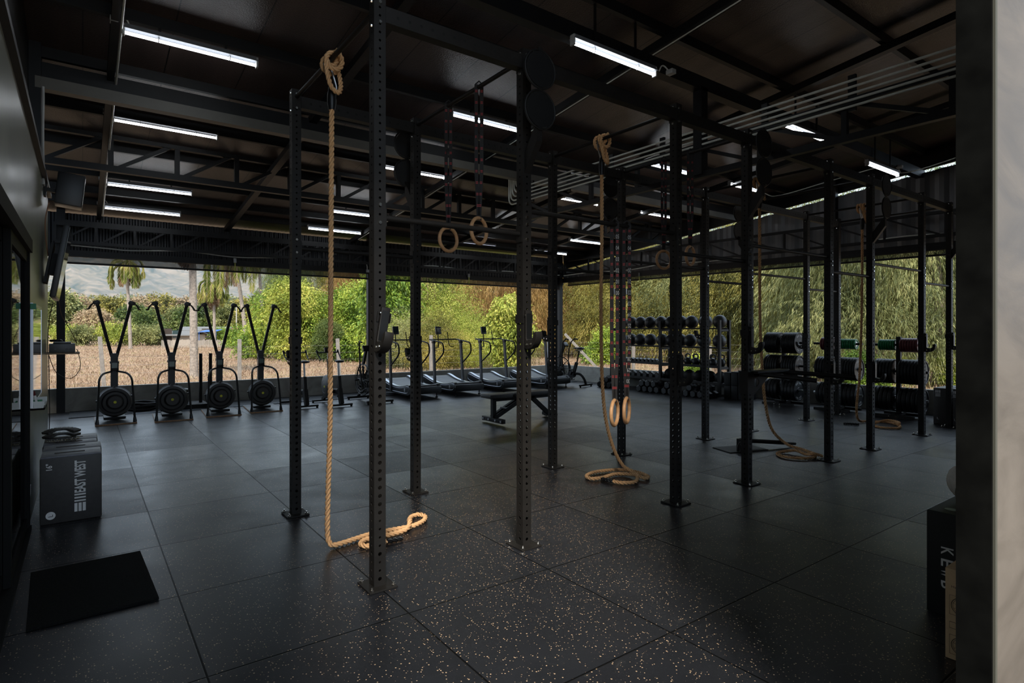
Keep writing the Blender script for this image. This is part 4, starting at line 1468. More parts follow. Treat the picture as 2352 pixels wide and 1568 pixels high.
fl = [(10.133, 4.23, 2.5), (10.15, 4.25, 1.6), (10.2, 4.30, .8), (10.33, 4.40, .3), (10.50, 4.44, .06), (10.72, 4.38, .024), (10.90, 4.20, .023), (10.80, 3.98, .023), (10.55, 3.84, .023), (10.32, 3.82, .023), (10.24, 3.98, .023), (10.36, 4.16, .024), (10.58, 4.18, .05), (10.80, 4.10, .07), (10.72, 3.92, .066), (10.5, 3.86, .06)]
climbing_rope('climbing rope furthest back, coiled by the third plate tree', 10.131, 4.23, fl, [(10.28, 4.34, .023), (10.22, 4.44, .023), (10.14, 4.52, .023)])

# ------------------------------------------------------------------ gymnastic rings
def ring(label, x, y, z, zbar, ax, nums=None, tail=False, sp=.02, rot=0.0, face=-30):
    r = thing('gymnastic_ring', label, 'gymnastic ring', (x, y, z), rot, 'gymnastic rings on the rig')
    MB().torus((0, 0, 0), .1035, .0155, ax, 44, 12).build('ring', WOOD, r)
    top = zbar - z
    m = MB()
    w = .030
    wx, wy = (w / 2, .0012) if ax == 'y' else (.0012, w / 2)
    if nums:
        wx, wy = w / 2, .0012
    dx = sp
    for s in (-1, 1):
        m.beam((s * .004, .0, .118), (s * dx, 0, .5), wx * 2, wy * 2, up=(0, 1, 0))
        m.beam((s * dx, 0, .5), (s * dx, 0, top + .0), wx * 2, wy * 2, up=(0, 1, 0))
    m.tube([(-.03, 0, top), (0, 0, top + .028), (.03, 0, top)], .006, 6)
    m.bx(-.02, .02, -.004, .004, .085, .125)
    nb = len(m.f)
    k = 0
    zz = .2
    while zz < top - .04:
        for s in (-1, 1):
            f = 1 if zz > .5 else zz / .5
            for e in (0, .012):
                m.box((s * dx * f, 0, zz + e), (w * .62, .0034, .007))
        zz += .0935
    o = m.build('strap', [mat('black_webbing', (.012, .011, .011), .8) if 'black_webbing' not in bpy.data.materials else bpy.data.materials['black_webbing'], REDM], r, smooth=False)
    for p in list(o.data.polygons)[nb:]:
        p.material_index = 1
    o.rotation_euler = (0, 0, R(face) - rot)
    if nums:
        t = MB()
        zz = .2467
        n = 0
        while zz < top - .06:
            f = 1 if zz > .5 else zz / .5
            if nums == 'up' and zz > .95:
                v = int(round((zz - .95) / .0935))
                t.text('%02d' % min(v, 9), (dx * f, -.003, zz), (1, 0, 0), (0, 0, 1), .034, .026)
            if nums == 'down' and .2 < zz < 1.25:
                v = 30 - int(round((zz - .2467) / .0935))
                if v >= 20:
                    t.text(str(v), (dx * f, -.003, zz), (-1, 0, 0), (0, 0, -1), .034, .026)
            if nums == 'down' and zz > 1.3:
                v = int(round((zz - .95) / .0935))
                t.text('%02d' % min(v, 9), (dx * f, -.003, zz), (1, 0, 0), (0, 0, 1), .034, .026)
            zz += .0935
        t.build('strap_lettering', mat('grey_white_print', (.42, .42, .42), .7), o, smooth=False)
    MB().bx(-.022, .022, -.006, .006, top * .62, top * .62 + .05).build('buckle', STEEL, r, bevel=.002)
    return r
ring('wooden gymnastic ring hanging high over the treadmills, lower of that pair in the photo', 2.609, 4.495, 2.38, 3.585, 'y', rot=R(12))
ring('wooden gymnastic ring hanging high over the treadmills, nearer to the second front post', 2.609, 4.00, 2.39, 3.585, 'y', rot=R(20), sp=.022)
ring('wooden gymnastic ring high before the front post in front of the ball rack, half hidden', 5.497, 4.46, 2.40, 3.585, 'y', rot=R(-12), face=-45)
ring('wooden gymnastic ring high behind the long side pull-up bar, turned nearly edge-on', 5.497, 4.09, 2.41, 3.585, 'y', rot=R(10), sp=.022, face=-45)
ring('low wooden ring on a numbered strap, next to the second climbing rope', 3.56, 3.398, .892, 2.475, 'y', 'up', sp=.023, rot=R(28), face=-46)
ring('low wooden ring on a strap with upside-down numbers, in front of the ball rack', 3.706, 3.398, .90, 2.475, 'y', 'down', sp=.023, rot=R(30), face=-47)

# ------------------------------------------------------------------ dip handles and floor swivel
r = thing('dip_station', 'black dip handles jutting from a front rig post at hip height', 'dip bars', (5.497, 3.398, 0))
MB().bx(-.06, .06, -.05, .05, .92, 1.15).build('mounting_sleeve', RIGM, r, smooth=False)
m = MB()
m.bx(.04, .66, -.10, .03, 1.13, 1.155)
m.bx(.04, .66, -.03, .02, 1.09, 1.13)
m.build('top_plate', RIGM, r, smooth=False, bevel=.003)
g = MB()
poly = [(.04, .88), (.04, 1.13), (.45, 1.13)]
cx, cz, cr = .135, 1.035, .047
outer = [(.04, .88), (.12, .93), (.22, .99), (.33, 1.06), (.45, 1.13), (.3, 1.13), (.16, 1.13), (.04, 1.13), (.04, 1.05), (.04, .96)]
circ = []
for (a, b) in outer:
    q = math.atan2(b - cz, a - cx)
    circ.append((cx + cr * math.cos(q), cz + cr * math.sin(q)))
N = len(outer)
vs = [(a, -.03, b) for a, b in outer] + [(a, -.03, b) for a, b in circ] + [(a, -.022, b) for a, b in outer] + [(a, -.022, b) for a, b in circ]
fs = []
for i in range(N):
    j = (i + 1) % N
    fs += [(i, j, N + j, N + i), (2 * N + j, 2 * N + i, 3 * N + i, 3 * N + j), (i, 2 * N + i, 2 * N + j, j), (N + i, N + j, 3 * N + j, 3 * N + i)]
g.add(vs, fs)
g.build('gusset', RIGM, r, smooth=False)
for a, b in (((.17, -.04, 1.12), (.375, -.53, 1.075)), ((.62, -.04, 1.125), (1.04, -.60, 1.08))):
    MB().cyl(a, b, .024, n=16).build('dip_bar', RIGM, r)
r = thing('landmine_swivel', 'black floor swivel plate with a ring and a bar sleeve under the dip handles', 'floor swivel', (7.0, 4.42, 0))
MB().bx(-.30, .30, -.18, .18, .001, .012).build('base_plate', RIGM, r, smooth=False, bevel=.003).rotation_euler = (0, 0, R(-18))
pts = [(-.10 + .085 * math.cos(q), -.08, .012 + .10 * math.sin(q)) for q in [PI * i / 14 for i in range(15)]]
MB().tube(pts, .016, 8).build('ring', RIGM, r)
MB().bx(-.04, .04, -.03, .03, .012, .14).build('pivot', RIGM, r, smooth=False)
MB().cyl((0, 0, .12), (.60, -.27, .06), .028, n=14).cyl((.58, -.26, .055), (.78, -.33, .035), .018, n=10).build('sleeve', RIGM, r)

# ------------------------------------------------------------------ doormat
r = MB().bx(-.30, .30, -.46, .46, .001, .016).build('doormat', CARPET, smooth=False, bevel=.004)
r.location = (.045, 4.43, 0)
r.rotation_euler = (0, 0, R(2))
tag(r, 'black pile doormat on the floor in front of the sliding door', 'doormat')

# ------------------------------------------------------------------ stacked soft boxes by the concrete wall
def stripes(m, cx, cz, s, y, rt=(1, 0, 0), up=(0, 0, 1)):
    """emblem: three upright bars over three lying bars, turned on its side like the print"""
    pass
def plyo_box(x0, x1, y0, y1, h, label, front=False, group='soft jump boxes by the concrete wall'):
    r = thing('jump_box', label, 'jump box', (0, 0, 0), 0, group)
    MB().bx(x0, x1, y0, y1, 0.002, h - .012).build('body', VINYL, r, bevel=.012)
    MB().bx(x0 + .004, x1 - .004, y0 + .004, y1 - .004, h - .018, h).build('top_panel', GREYVIN, r, bevel=.008)
    cy = (y0 + y1) / 2
    w = x1 - x0
    MB().bx(x0 + w * .22, x0 + w * .72, cy - .012, cy + .012, h, h + .003).build('handle_slot', INK, r, smooth=False)
    t = MB()
    t.text('EAST WEST', (x0 + w * .85, cy, h + .0005), (1, 0, 0), (0, 1, 0), .035, w * .2)
    t.text('EAST WEST', (x0 + w * .12, cy, h + .0005), (1, 0, 0), (0, 1, 0), .022, w * .13)
    t.build('top_print', mat('pale_print', (.5, .5, .52), .6) if 'pale_print' not in bpy.data.materials else bpy.data.materials['pale_print'], r, smooth=False)
    if front:
        t = MB()
        y = y0 - .001
        W, H = x1 - x0, h
        fx = lambda u: x0 + W * u
        fz = lambda v: H * (1 - v)
        right, up = (0, 0, 1), (-1, 0, 0)          # reads from bottom to top
        t.text('EAST WEST', (fx(.64), y, fz(.335)), right, up, W * .185, H * .485, bold=.03)
        for v0, v1 in ((.595, .618), (.642, .665), (.689, .712)):
            t.bx(fx(.548), fx(.733), y - .0006, y + .0004, fz(v0), fz(v1))
        for u0, u1 in ((.548, .598), (.615, .665), (.683, .733)):
            t.bx(fx(u0), fx(u1), y - .0006, y + .0004, fz(.733), fz(.86))
        t.text('16"', (fx(.145), y, fz(.15)), right, up, W * .10, H * .095, bold=.02)
        ring = []
        nn = 28
        vs = [(fx(.17), y - .0004, fz(.87))]
        for i in range(nn):
            q = 2 * PI * i / nn
            vs.append((fx(.17) + .032 * math.cos(q), y - .0004, fz(.87) + .032 * math.sin(q)))
        t.add(vs, [(0, 1 + i, 1 + (i + 1) % nn) for i in range(nn)])
        o = t.build('front_print', WHITE, r, smooth=False)
        k = MB()
        k.text('L', (fx(.17), y - .002, fz(.87)), right, up, .03, .018)
        k.build('size_letter', INK, o, smooth=False)
    return r
plyo_box(-.28, .13, 6.03, 6.32, .55, 'black soft jump box with bold white print, front of its row by the wall', True)
plyo_box(-.28, .135, 6.335, 6.62, .55, 'black soft jump box directly behind the printed one')
plyo_box(-.29, .11, 6.64, 6.84, .55, 'black soft jump box third in the row by the concrete wall')
plyo_box(-.29, .115, 6.855, 7.17, .55, 'black soft jump box at the rear of the row, under the belt')
# belt with chain lying on the boxes
r = thing('dip_belt', 'black lifting belt with a steel chain lying on the rear jump boxes', 'belt', (-.17, 6.84, .554))
m = MB()
for k in range(2):
    pts = [(-.11, 0.08 - .05 * k, .02 + .05 * k), (-.04, .12 - .05 * k, .045 + .05 * k), (.06, .12 - .05 * k, .045 + .05 * k), (.13, .08 - .05 * k, .03 + .04 * k)]
    P = catmull(pts, .02)
    for a, b in zip(P[:-1], P[1:]):
        m.beam(a, b, .10, .022)
m.bx(-.11, .12, .0, .16, .0, .02)
m.build('strap', VINYL, r, bevel=.004)
c = MB()
P = catmull([(-.10, -.05, .012), (-.02, -.08, .012), (.07, -.06, .014), (.14, -.03, .012), (.10, -.10, .012), (0, -.12, .012), (-.09, -.11, .012)], .018)
for i, p in enumerate(P):
    c.torus(p, .010, .0028, 'z' if i % 2 else 'x', 10, 5)
c.build('chain', CHROME, r)

# ------------------------------------------------------------------ fixtures on the concrete wall
r = thing('whiteboard', 'glossy white marker board with a tray on the concrete wall', 'whiteboard', (0, 0, 0))
gloss = mat('glossy_white_board', (.55, .57, .55), .04, coat=1.0, spec=.8)
MB().bx(-.345, -.322, 6.04, 7.22, .97, 1.78).build('board', gloss, r, smooth=False)
m = MB()
for z in (.965, 1.785):
    m.bx(-.348, -.319, 6.02, 7.24, z - .012, z + .012)
for y in (6.03, 7.23):
    m.bx(-.348, -.319, y - .012, y + .012, .96, 1.79)
m.build('frame', SILVER, r, smooth=False)
MB().bx(-.345, -.25, 6.08, 6.5, .93, .945).bx(-.255, -.25, 6.08, 6.5, .93, .965).bx(-.345, -.25, 6.08, 6.083, .93, 1.0).bx(-.345, -.25, 6.497, 6.5, .93, 1.0).build('tray', mat('white_tray', (.6, .62, .6), .3), r, smooth=False)
MB().bx(-.35, -.30, 6.0, 6.04, 1.745, 1.79).build('corner_clip', mat('green_clip', (.0, .16, .07), .5), r, smooth=False)
o = MB().bx(-.33, -.275, 6.27, 6.36, .947, .99).build('board_eraser', mat('green_eraser', (.0, .20, .08), .6), bevel=.006)
tag(o, 'green eraser lying in the tray of the marker board', 'eraser')
r = thing('marker_pen', 'white marker pen with a dark red cap leaning in the tray of the marker board', 'pen', (-.30, 6.18, .95), rot=(R(14), R(-10), 0))
MB().cyl((0, 0, 0), (0, 0, .105), .009, n=12).build('barrel', WHITE, r)
MB().cyl((0, 0, .1), (0, 0, .135), .0095, n=12).build('cap', REDP, r)
# television
r = thing('television', 'flat black television on a wall arm, seen edge-on and tilted down', 'television', (-.19, 8.35, 2.30), rot=(0, R(9), 0))
MB().bx(-.035, .02, -.55, .55, -.38, .40).build('casing', PLASTIC, r, bevel=.008)
MB().bx(.0202, .022, -.53, .53, -.36, .38).build('screen', mat('black_glossy_screen', (.01, .01, .012), .06, spec=.8), r, smooth=False)
MB().bx(-.12, -.035, -.08, .08, -.12, .12).bx(-.125, -.10, -.2, .2, -.22, .22).build('wall_arm', BLACK, r, smooth=False)
r = thing('loudspeaker', 'black loudspeaker on a bracket high on the concrete wall', 'loudspeaker', (-.12, 8.3, 3.14), rot=(0, R(6), 0))
MB().bx(-.12, .13, -.13, .13, -.17, .19).build('cabinet', PLASTIC, r, bevel=.015)
MB().bx(-.22, -.10, -.03, .03, -.04, .0).bx(-.23, -.20, -.06, .06, -.10, .06).build('bracket', BLACK, r, smooth=False)
r = thing('amplifier', 'grey amplifier with knobs on the small wall shelf', 'amplifier', (-.185, 8.98, 1.305))
MB().bx(-.14, .11, -.16, .16, 0, .105).build('casing', mat('dark_grey_casing', (.05, .05, .05), .4), r, bevel=.004)
MB().bx(-.10, .07, -.14, .14, .106, .125).build('top_case', PLASTIC, r, bevel=.004)
for x in (-.08, .03, .07):
    MB().cyl((x, -.16, .04), (x, -.172, .04), .012, n=12).build('knob', PLASTIC, r)
o = MB().bx(-.35, -.03, 8.78, 9.18, 1.285, 1.303).build('wall_shelf', mat('plywood_shelf', (.30, .20, .12), .6, var=.2))
tag(o, 'small wooden shelf with the amplifier at the end of the concrete wall', 'shelf')
o = thing('wire_roll', 'small dark roll of cable lying on the amplifier', 'cable', (-.26, 8.90, 1.432))
MB().torus((0, 0, .016), .05, .014, 'z', 20, 8).build('coil', PLASTIC, o)
cable('cable', 'black cable looping under the amplifier shelf', [(-.06, 9.1, 1.34), (-.03, 9.05, 1.22), (-.03, 9.0, 1.08), (-.12, 8.95, .98), (-.25, 8.95, 1.05), (-.31, 8.95, 1.2), (-.33, 8.95, 1.28)], .004, PLASTIC, group='cables by the amplifier')
cable('cable', 'brown cable hanging from the television down to the amplifier', [(-.22, 8.5, 1.9), (-.2, 8.7, 1.75), (-.13, 8.8, 1.6), (-.08, 8.9, 1.48), (-.06, 9.1, 1.42)], .004, mat('brown_cable', (.20, .11, .06), .6), group='cables by the amplifier')
cable('cable', 'black cable from the television to the shelf close to the wall', [(-.27, 8.5, 1.9), (-.31, 8.6, 1.72), (-.33, 8.8, 1.5), (-.335, 8.9, 1.3)], .004, PLASTIC, group='cables by the amplifier')
cable('cable', 'thin black cable down the end of the concrete wall to the floor', [(-.34, 9.2, 1.3), (-.335, 9.22, .9), (-.33, 9.2, .55), (-.335, 9.22, .2), (-.31, 9.25, .01)], .005, PLASTIC, group='cables by the amplifier')
cable('cable', 'brown cables dropping from the loudspeaker to the television', [(-.3, 8.2, 2.98), (-.33, 8.2, 2.8), (-.33, 8.25, 2.6), (-.31, 8.3, 2.4)], .006, mat('copper_cable', (.26, .12, .06), .5), group='cables by the amplifier')
cable('cable_conduit', 'short grey conduit bending down the top of the concrete wall to the loudspeaker', [(-.33, 7.75, 4.1), (-.33, 7.76, 3.9), (-.335, 7.8, 3.7), (-.335, 7.85, 3.4), (-.335, 8.0, 3.25)], .012, GREYPL)
o = MB().bx(-.35, -.33, 8.02, 8.12, 3.14, 3.24).build('socket_box', GREYPL, bevel=.004)
tag(o, 'pale socket box high on the concrete wall next to the loudspeaker', 'socket')
o = MB().bx(-.35, -.335, 6.0, 6.07, .26, .34).build('wall_socket', GREYPL, bevel=.003)
tag(o, 'pale wall socket low on the concrete wall beside the printed jump box', 'socket')

# ------------------------------------------------------------------ boxes beside the entrance post
r = thing('kettlebell_carton', 'black carton with white upright lettering standing behind the brown one', 'carton', (0, 0, 0))
MB().bx(3.84, 4.45, .80, 1.265, .002, .566).build('body', mat('black_carton', (.007, .008, .008), .55), r, bevel=.004)
MB().bx(3.845, 4.445, .805, 1.26, .566, .569).build('lid', mat('dark_green_lid', (.012, .024, .016), .6), r, smooth=False)
t = MB()
x = 3.8392
for i, ch in enumerate('KEWB'):
    t.text(ch, (x, 1.167, (.360, .295, .237, .174)[i]), (0, 0, -1), (0, -1, 0), .058, .041, bold=.015)
t.bx(x - .0005, x, 1.03, 1.115, .29, .355)
t.build('lettering', WHITE, r, smooth=False)
vs = [(3.945, 1.176, .5702)] + [(3.945 + .028 * math.cos(q), 1.176 + .036 * math.sin(q), .5702) for q in [2 * PI * i / 24 for i in range(24)]]
st = MB().add(vs, [(0, 1 + i, 1 + (i + 1) % 24) for i in range(24)]).build('oval_sticker', mat('pale_green_sticker', (.35, .45, .38), .5), r, smooth=False)
r = thing('fan_carton', 'brown cardboard carton printed with fan drawings beside the entrance post', 'carton', (0, 0, 0))
MB().bx(3.36, 3.82, .62, 1.03, .002, .435).build('body', CARD, r, bevel=.003)
MB().bx(3.42, 3.52, .80, .9, .4352, .437).build('hand_hole', INK, r, smooth=False)
t = MB()
x = 3.3592
t.text('Hatari', (x, .983, .352), (0, -1, 0), (0, 0, 1), .011, .042)
for zc in (.264, .075):
    for rr, th in ((.040, .0014), (.034, .0008), (.020, .0008)):
        t.torus((x, .965, zc), rr, th, 'x', 32, 4)
    for q in range(8):
        a = q * PI / 4
        t.cyl((x, .965 + .008 * math.cos(a), zc + .008 * math.sin(a)), (x, .965 + .034 * math.cos(a + .35), zc + .034 * math.sin(a + .35)), .0007, n=4)
    m4 = [(x, 1.012, zc - .046), (x, 1.012, zc + .046), (x, .918, zc + .046), (x, .918, zc - .046)]
    t.tube(m4, .001, 4, closed=True)
t.tube([(x, 1.012, .152), (x, 1.012, .182), (x, .94, .182), (x, .94, .152)], .001, 4, closed=True)
t.tube([(x, .985, .182), (x, .985, .20), (x, .96, .212)], .001, 4)
t.build('drawing', INK, r, smooth=False)
r = MB()
r.sphere((0, 0, 0), .17, 24, 14, s=(.95, .8, .80))
o = r.build('cloth_bag', CLOTH)
for v in o.data.vertices:
    c = v.co
    f = 1 + .09 * math.sin(c.x * 38 + c.z * 22) * math.cos(c.y * 30)
    v.co = Vector((c.x * f, c.y * f, max(c.z * f, -.125)))
o.location = (4.17, 1.12, .695)
tag(o, 'crumpled white cloth bag on top of the black carton', 'bag')
o = MB().sphere((0, 0, 0), .10, 22, 14, s=(.7, 1.1, 1)).build('round_pouch', VINYL)
o.location = (3.955, 1.055, .669)
tag(o, 'round black pouch on top of the black carton, before the white bag', 'pouch')
# ------------------------------------------------------------------ ski machines
ALU = mat('dark_grey_powder_coat', (.030, .031, .033), .45, var=.1)
CAGE = mat('dark_perforated_cover', (.045, .040, .036), .5, var=.2, vscale=300)
def ski_machine(r):
    MB().bx(-.285, .285, 0, 1.12, .001, .026).build('base_board', RUBBERS, r, smooth=False, bevel=.003)
    MB().bx(-.287, .287, -.004, .002, .001, .024).bx(-.289, -.283, 0, 1.12, .001, .024).bx(.283, .289, 0, 1.12, .001, .024).build('wood_edge', PLY, r, smooth=False)
    MB().bx(-.055, .055, .78, .90, .02, 1.16).build('column', ALU, r, smooth=False, bevel=.004)
    MB().bx(-.16, .16, .60, .98, .026, .06).build('foot_bracket', RIGM, r, smooth=False, bevel=.005)
    pts = [(-.262, .07, .03), (-.25, .12, .30), (-.235, .20, .60), (-.225, .30, .74), (-.17, .48, .82), (-.06, .66, .845), (-.05, .78, .845)]
    P = catmull(pts, .04)
    Q = [V(-p.x, p.y, p.z) for p in P]
    MB().tube(P, .017, 10).tube(Q, .017, 10).build('floor_frame', RIGM, r)
    for s in (-1, 1):
        MB().cyl((s * .262, .07, .026), (s * .258, .08, .10), .03, .02, n=10).build('frame_foot', RUBBERS, r)
    fw = MB()
    fw.lathe([(.001, -.115), (.10, -.115), (.12, -.09), (.135, -.09), (.235, -.075), (.25, -.05), (.25, .06), (.22, .10), (.001, .10)], 40, axis='y')
    f = fw.build('flywheel_housing', CAGE, r)
    f.location = (0, .62, .325)
    MB().torus((0, -.085, 0), .185, .012, 'y', 40, 8).torus((0, -.085, 0), .125, .010, 'y', 36, 8).build('cover_ring', PLASTIC, f)
    MB().torus((0, -.02, 0), .247, .014, 'y', 44, 8).build('rim', PLASTIC, f)
    b = MB().lathe([(.001, -.121), (.022, -.121), (.024, -.115)], 16, axis='y').build('badge', YELLOW, f)
    for a in (20, 92, 175):
        q = R(a)
        MB().box((.258 * math.cos(q), -.02, .258 * math.sin(q)), (.03, .05, .03)).build('lug', PLASTIC, f, bevel=.004)
    for s in (-1, 1):
        MB().beam((s * .035, .84, 1.10), (s * .245, .84, 2.02), .05, .055, up=(0, 1, 0)).build('arm', RIGM, r, smooth=False)
        MB().box((s * .265, .82, 2.055), (.085, .09, .06), rot=(0, s * .35, 0)).cyl((s * .25, .80, 2.05), (s * .25, .86, 2.05), .045, n=16).build('pulley', PLASTIC, r, bevel=.004)
        MB().tube(catmull([(s * .29, .80, 2.05), (s * .335, .78, 2.0), (s * .365, .77, 1.945)], .02), .013, 8, rad=lambda t: .011 + .006 * t).cyl((s * .352, .77, 1.94), (s * .40, .77, 1.932), .011, n=8).build('handle', PLASTIC, r)
        MB().tube([(s * .22, .80, 2.04), (s * .045, .79, 1.15), (s * .03, .79, .98)], .0025, 5).build('cord', INK, r)
    MB().tube([(-.25, .84, 2.095), (.25, .84, 2.095)], .003, 5).build('tie_cord', INK, r)
    MB().bx(-.07, .07, .76, .80, .98, 1.02).bx(-.085, .085, .77, .78, 1.06, 1.066).build('cord_guide', PLASTIC, r, smooth=False)
    mo = MB().bx(-.06, .06, .70, .76, .86, 1.02).build('monitor', PLASTIC, r, bevel=.008)
    MB().bx(-.042, .042, .697, .70, .905, .995).build('screen', SCREEN, mo, smooth=False)
s0 = None
SK = [(.45, 11.66, 0, 'ski machine nearest the concrete wall, first of the four at the back opening'),
      (1.27, 11.52, -3, 'ski machine in front of the thick palm, second from the concrete wall'),
      (2.07, 11.62, -4, 'ski machine in front of the weight sled poles, third from the concrete wall'),
      (2.83, 11.72, -5, 'ski machine next to the first bike, last of the four')]
for x, y, a, lab in SK:
    if s0 is None:
        s0 = thing('ski_machine', lab, 'ski machine', (x, y, 0), R(a), 'ski machines at the back opening')
        ski_machine(s0)
    else:
        dup(s0, lab, (x, y, 0), R(a))
# strip of turf with metal edging behind the machines
o = MB().bx(-.2, 12.0, 12.98, 13.98, .001, .012).build('turf_strip', TURF, smooth=False)
tag(o, 'strip of rough black turf along the back half wall', 'turf strip')
o = MB().bx(.75, 5.6, 12.93, 12.975, .001, .016).build('edging_strip', SILVER, smooth=False)
tag(o, 'narrow metal edging along the black turf behind the ski machines', 'edging strip')
# sled with posts and its plates
r = thing('weight_sled', 'black weight sled with two upright poles behind the third ski machine', 'sled', (1.72, 13.3, .013))
MB().bx(-.52, .50, -.34, -.28, 0, .06).bx(-.52, .50, .28, .34, 0, .06).bx(-.3, .3, -.34, .34, .05, .09).build('runner_frame', RIGM, r, smooth=False)
for x in (.21, .39):
    MB().cyl((x, 0, .08), (x, 0, 1.08), .032, n=14).build('pole', RIGM, r)
MB().cyl((-.22, 0, .09), (-.22, 0, .5), .025, n=12).build('plate_pin', RIGM, r)
def plate_mesh(R0, t, m, parent, text=True, hub=.06, name='disc'):
    d = MB()
    h = t / 2
    d.lathe([(.026, -h * .8), (hub, -h * .8), (hub + .012, -h * .55), (R0 - .034, -h * .55), (R0 - .026, -h), (R0 - .008, -h), (R0, -h * .6), (R0, h * .6), (R0 - .008, h), (R0 - .026, h), (R0 - .034, h * .55), (hub + .012, h * .55), (hub, h * .8), (.026, h * .8)], 40, axis='y', caps=False)
    d.lathe([(.026, h * .8), (.026, -h * .8)], 20, axis='y', caps=False)
    return d.build(name, m, parent, ang=14)
p0 = None
for i in range(4):
    lab = 'black bumper plate lying on the sled, %s from the bottom' % ORD[i]
    r = thing('bumper_plate', lab, 'weight plate', (1.50, 13.3, .145 + .072 * i), 0, 'plates on the sled', rot=(PI / 2, 0, 0))
    plate_mesh(.215, .068, RUBBERS, r)
o = MB()
for i in range(3):
    q0 = i * 1.1
    o.tube(catmull([(.36 * math.cos(q0 + k * .55) * (1 - .06 * i), .26 * math.sin(q0 + k * .55) * (1 - .1 * i), .03 + .05 * i + .012 * math.sin(k * 2)) for k in range(12)], .04), .028, 8)
o = o.build('battle_rope', RUBBER)
o.location = (.92, 13.45, .014)
tag(o, 'black battle rope heaped behind the first two ski machines', 'rope')

# ------------------------------------------------------------------ bikes
def road_bike(r):
    MB().bx(-.23, .23, -.03, .03, .025, .06).build('rear_foot', RIGM, r, bevel=.006)
    MB().bx(-.22, .22, .98, 1.05, .025, .06).build('front_foot', RIGM, r, bevel=.006)
    for x in (-.21, .21):
        for y in (0, 1.015):
            MB().cyl((x, y, .001), (x, y, .026), .022, n=10).build('pad', RUBBER, r)
    MB().beam((0, 0, .06), (0, .10, .36), .075, .10, up=(0, 1, 0)).beam((0, .09, .34), (0, .14, .62), .06, .075, up=(0, 1, 0)).build('rear_stay', RIGM, r, smooth=False)
    MB().beam((0, .10, .30), (0, .62, .27), .05, .08).beam((0, .6, .27), (0, 1.01, .06), .05, .07).build('main_beam', RIGM, r, smooth=False)
    MB().cyl((0, .13, .60), (0, .165, .90), .019, n=12).build('seat_post', STEEL, r)
    sd = MB()
    sd.sphere((0, .10, .925), .1, 16, 10, s=(.95, .9, .28)).sphere((0, .23, .93), .06, 12, 8, s=(.5, 1.6, .35))
    sd.build('saddle', VINYL, r)
    f = MB().lathe([(.001, -.06), (.18, -.06), (.24, -.035), (.25, 0), (.24, .035), (.18, .06), (.001, .06)], 40, axis='x').build('flywheel', CAGE, r)
    f.location = (0, .76, .36)
    for s in (-1, 1):
        MB().torus((s * .052, 0, 0), .14, .010, 'x', 32, 8).build('cover_ring', PLASTIC, f)
    MB().lathe([(.001, -.066), (.022, -.066), (.022, .066), (.001, .066)], 16, axis='x').build('badge', YELLOW, f)
    MB().beam((0, .62, .28), (0, .70, .95), .045, .06, up=(0, 1, 0)).build('front_post', RIGM, r, smooth=False)
    MB().cyl((0, .70, .93), (0, .715, 1.08), .018, n=12).build('stem', STEEL, r)
    h = MB().cyl((-.22, .72, 1.09), (.22, .72, 1.09), .013, n=10)
    for s in (-1, 1):
        h.tube(catmull([(s * .21, .72, 1.09), (s * .235, .76, 1.14), (s * .235, .70, 1.06), (s * .225, .60, .98), (s * .22, .55, .955)], .03), .014, 8)
    h.build('handlebar', PLASTIC, r)
    mo = MB().box((0, .70, 1.14), (.17, .05, .11), rot=(R(-25), 0, 0)).build('monitor', PLASTIC, r, bevel=.008)
    MB().cyl((-.10, .36, .29), (.10, .36, .29), .05, n=20).build('crank_hub', PLASTIC, r)
    for s in (-1, 1):
        MB().beam((s * .10, .36, .29), (s * .11, .36 + s * .10, .29 - s * .13), .02, .03).bx(s * .155 - .045, s * .155 + .045, .36 + s * .10 - .04, .36 + s * .10 + .04, .28 - s * .13, .30 - s * .13).build('pedal', PLASTIC, r)
b0 = thing('stationary_bike', 'black stationary bike beside the ski machines, half hidden by a rig post', 'bike', (3.62, 11.86, 0), R(2), 'stationary bikes at the back opening')
road_bike(b0)
dup(b0, 'black stationary bike with drop handlebars behind the first climbing rope', (4.26, 11.66, 0), R(3))
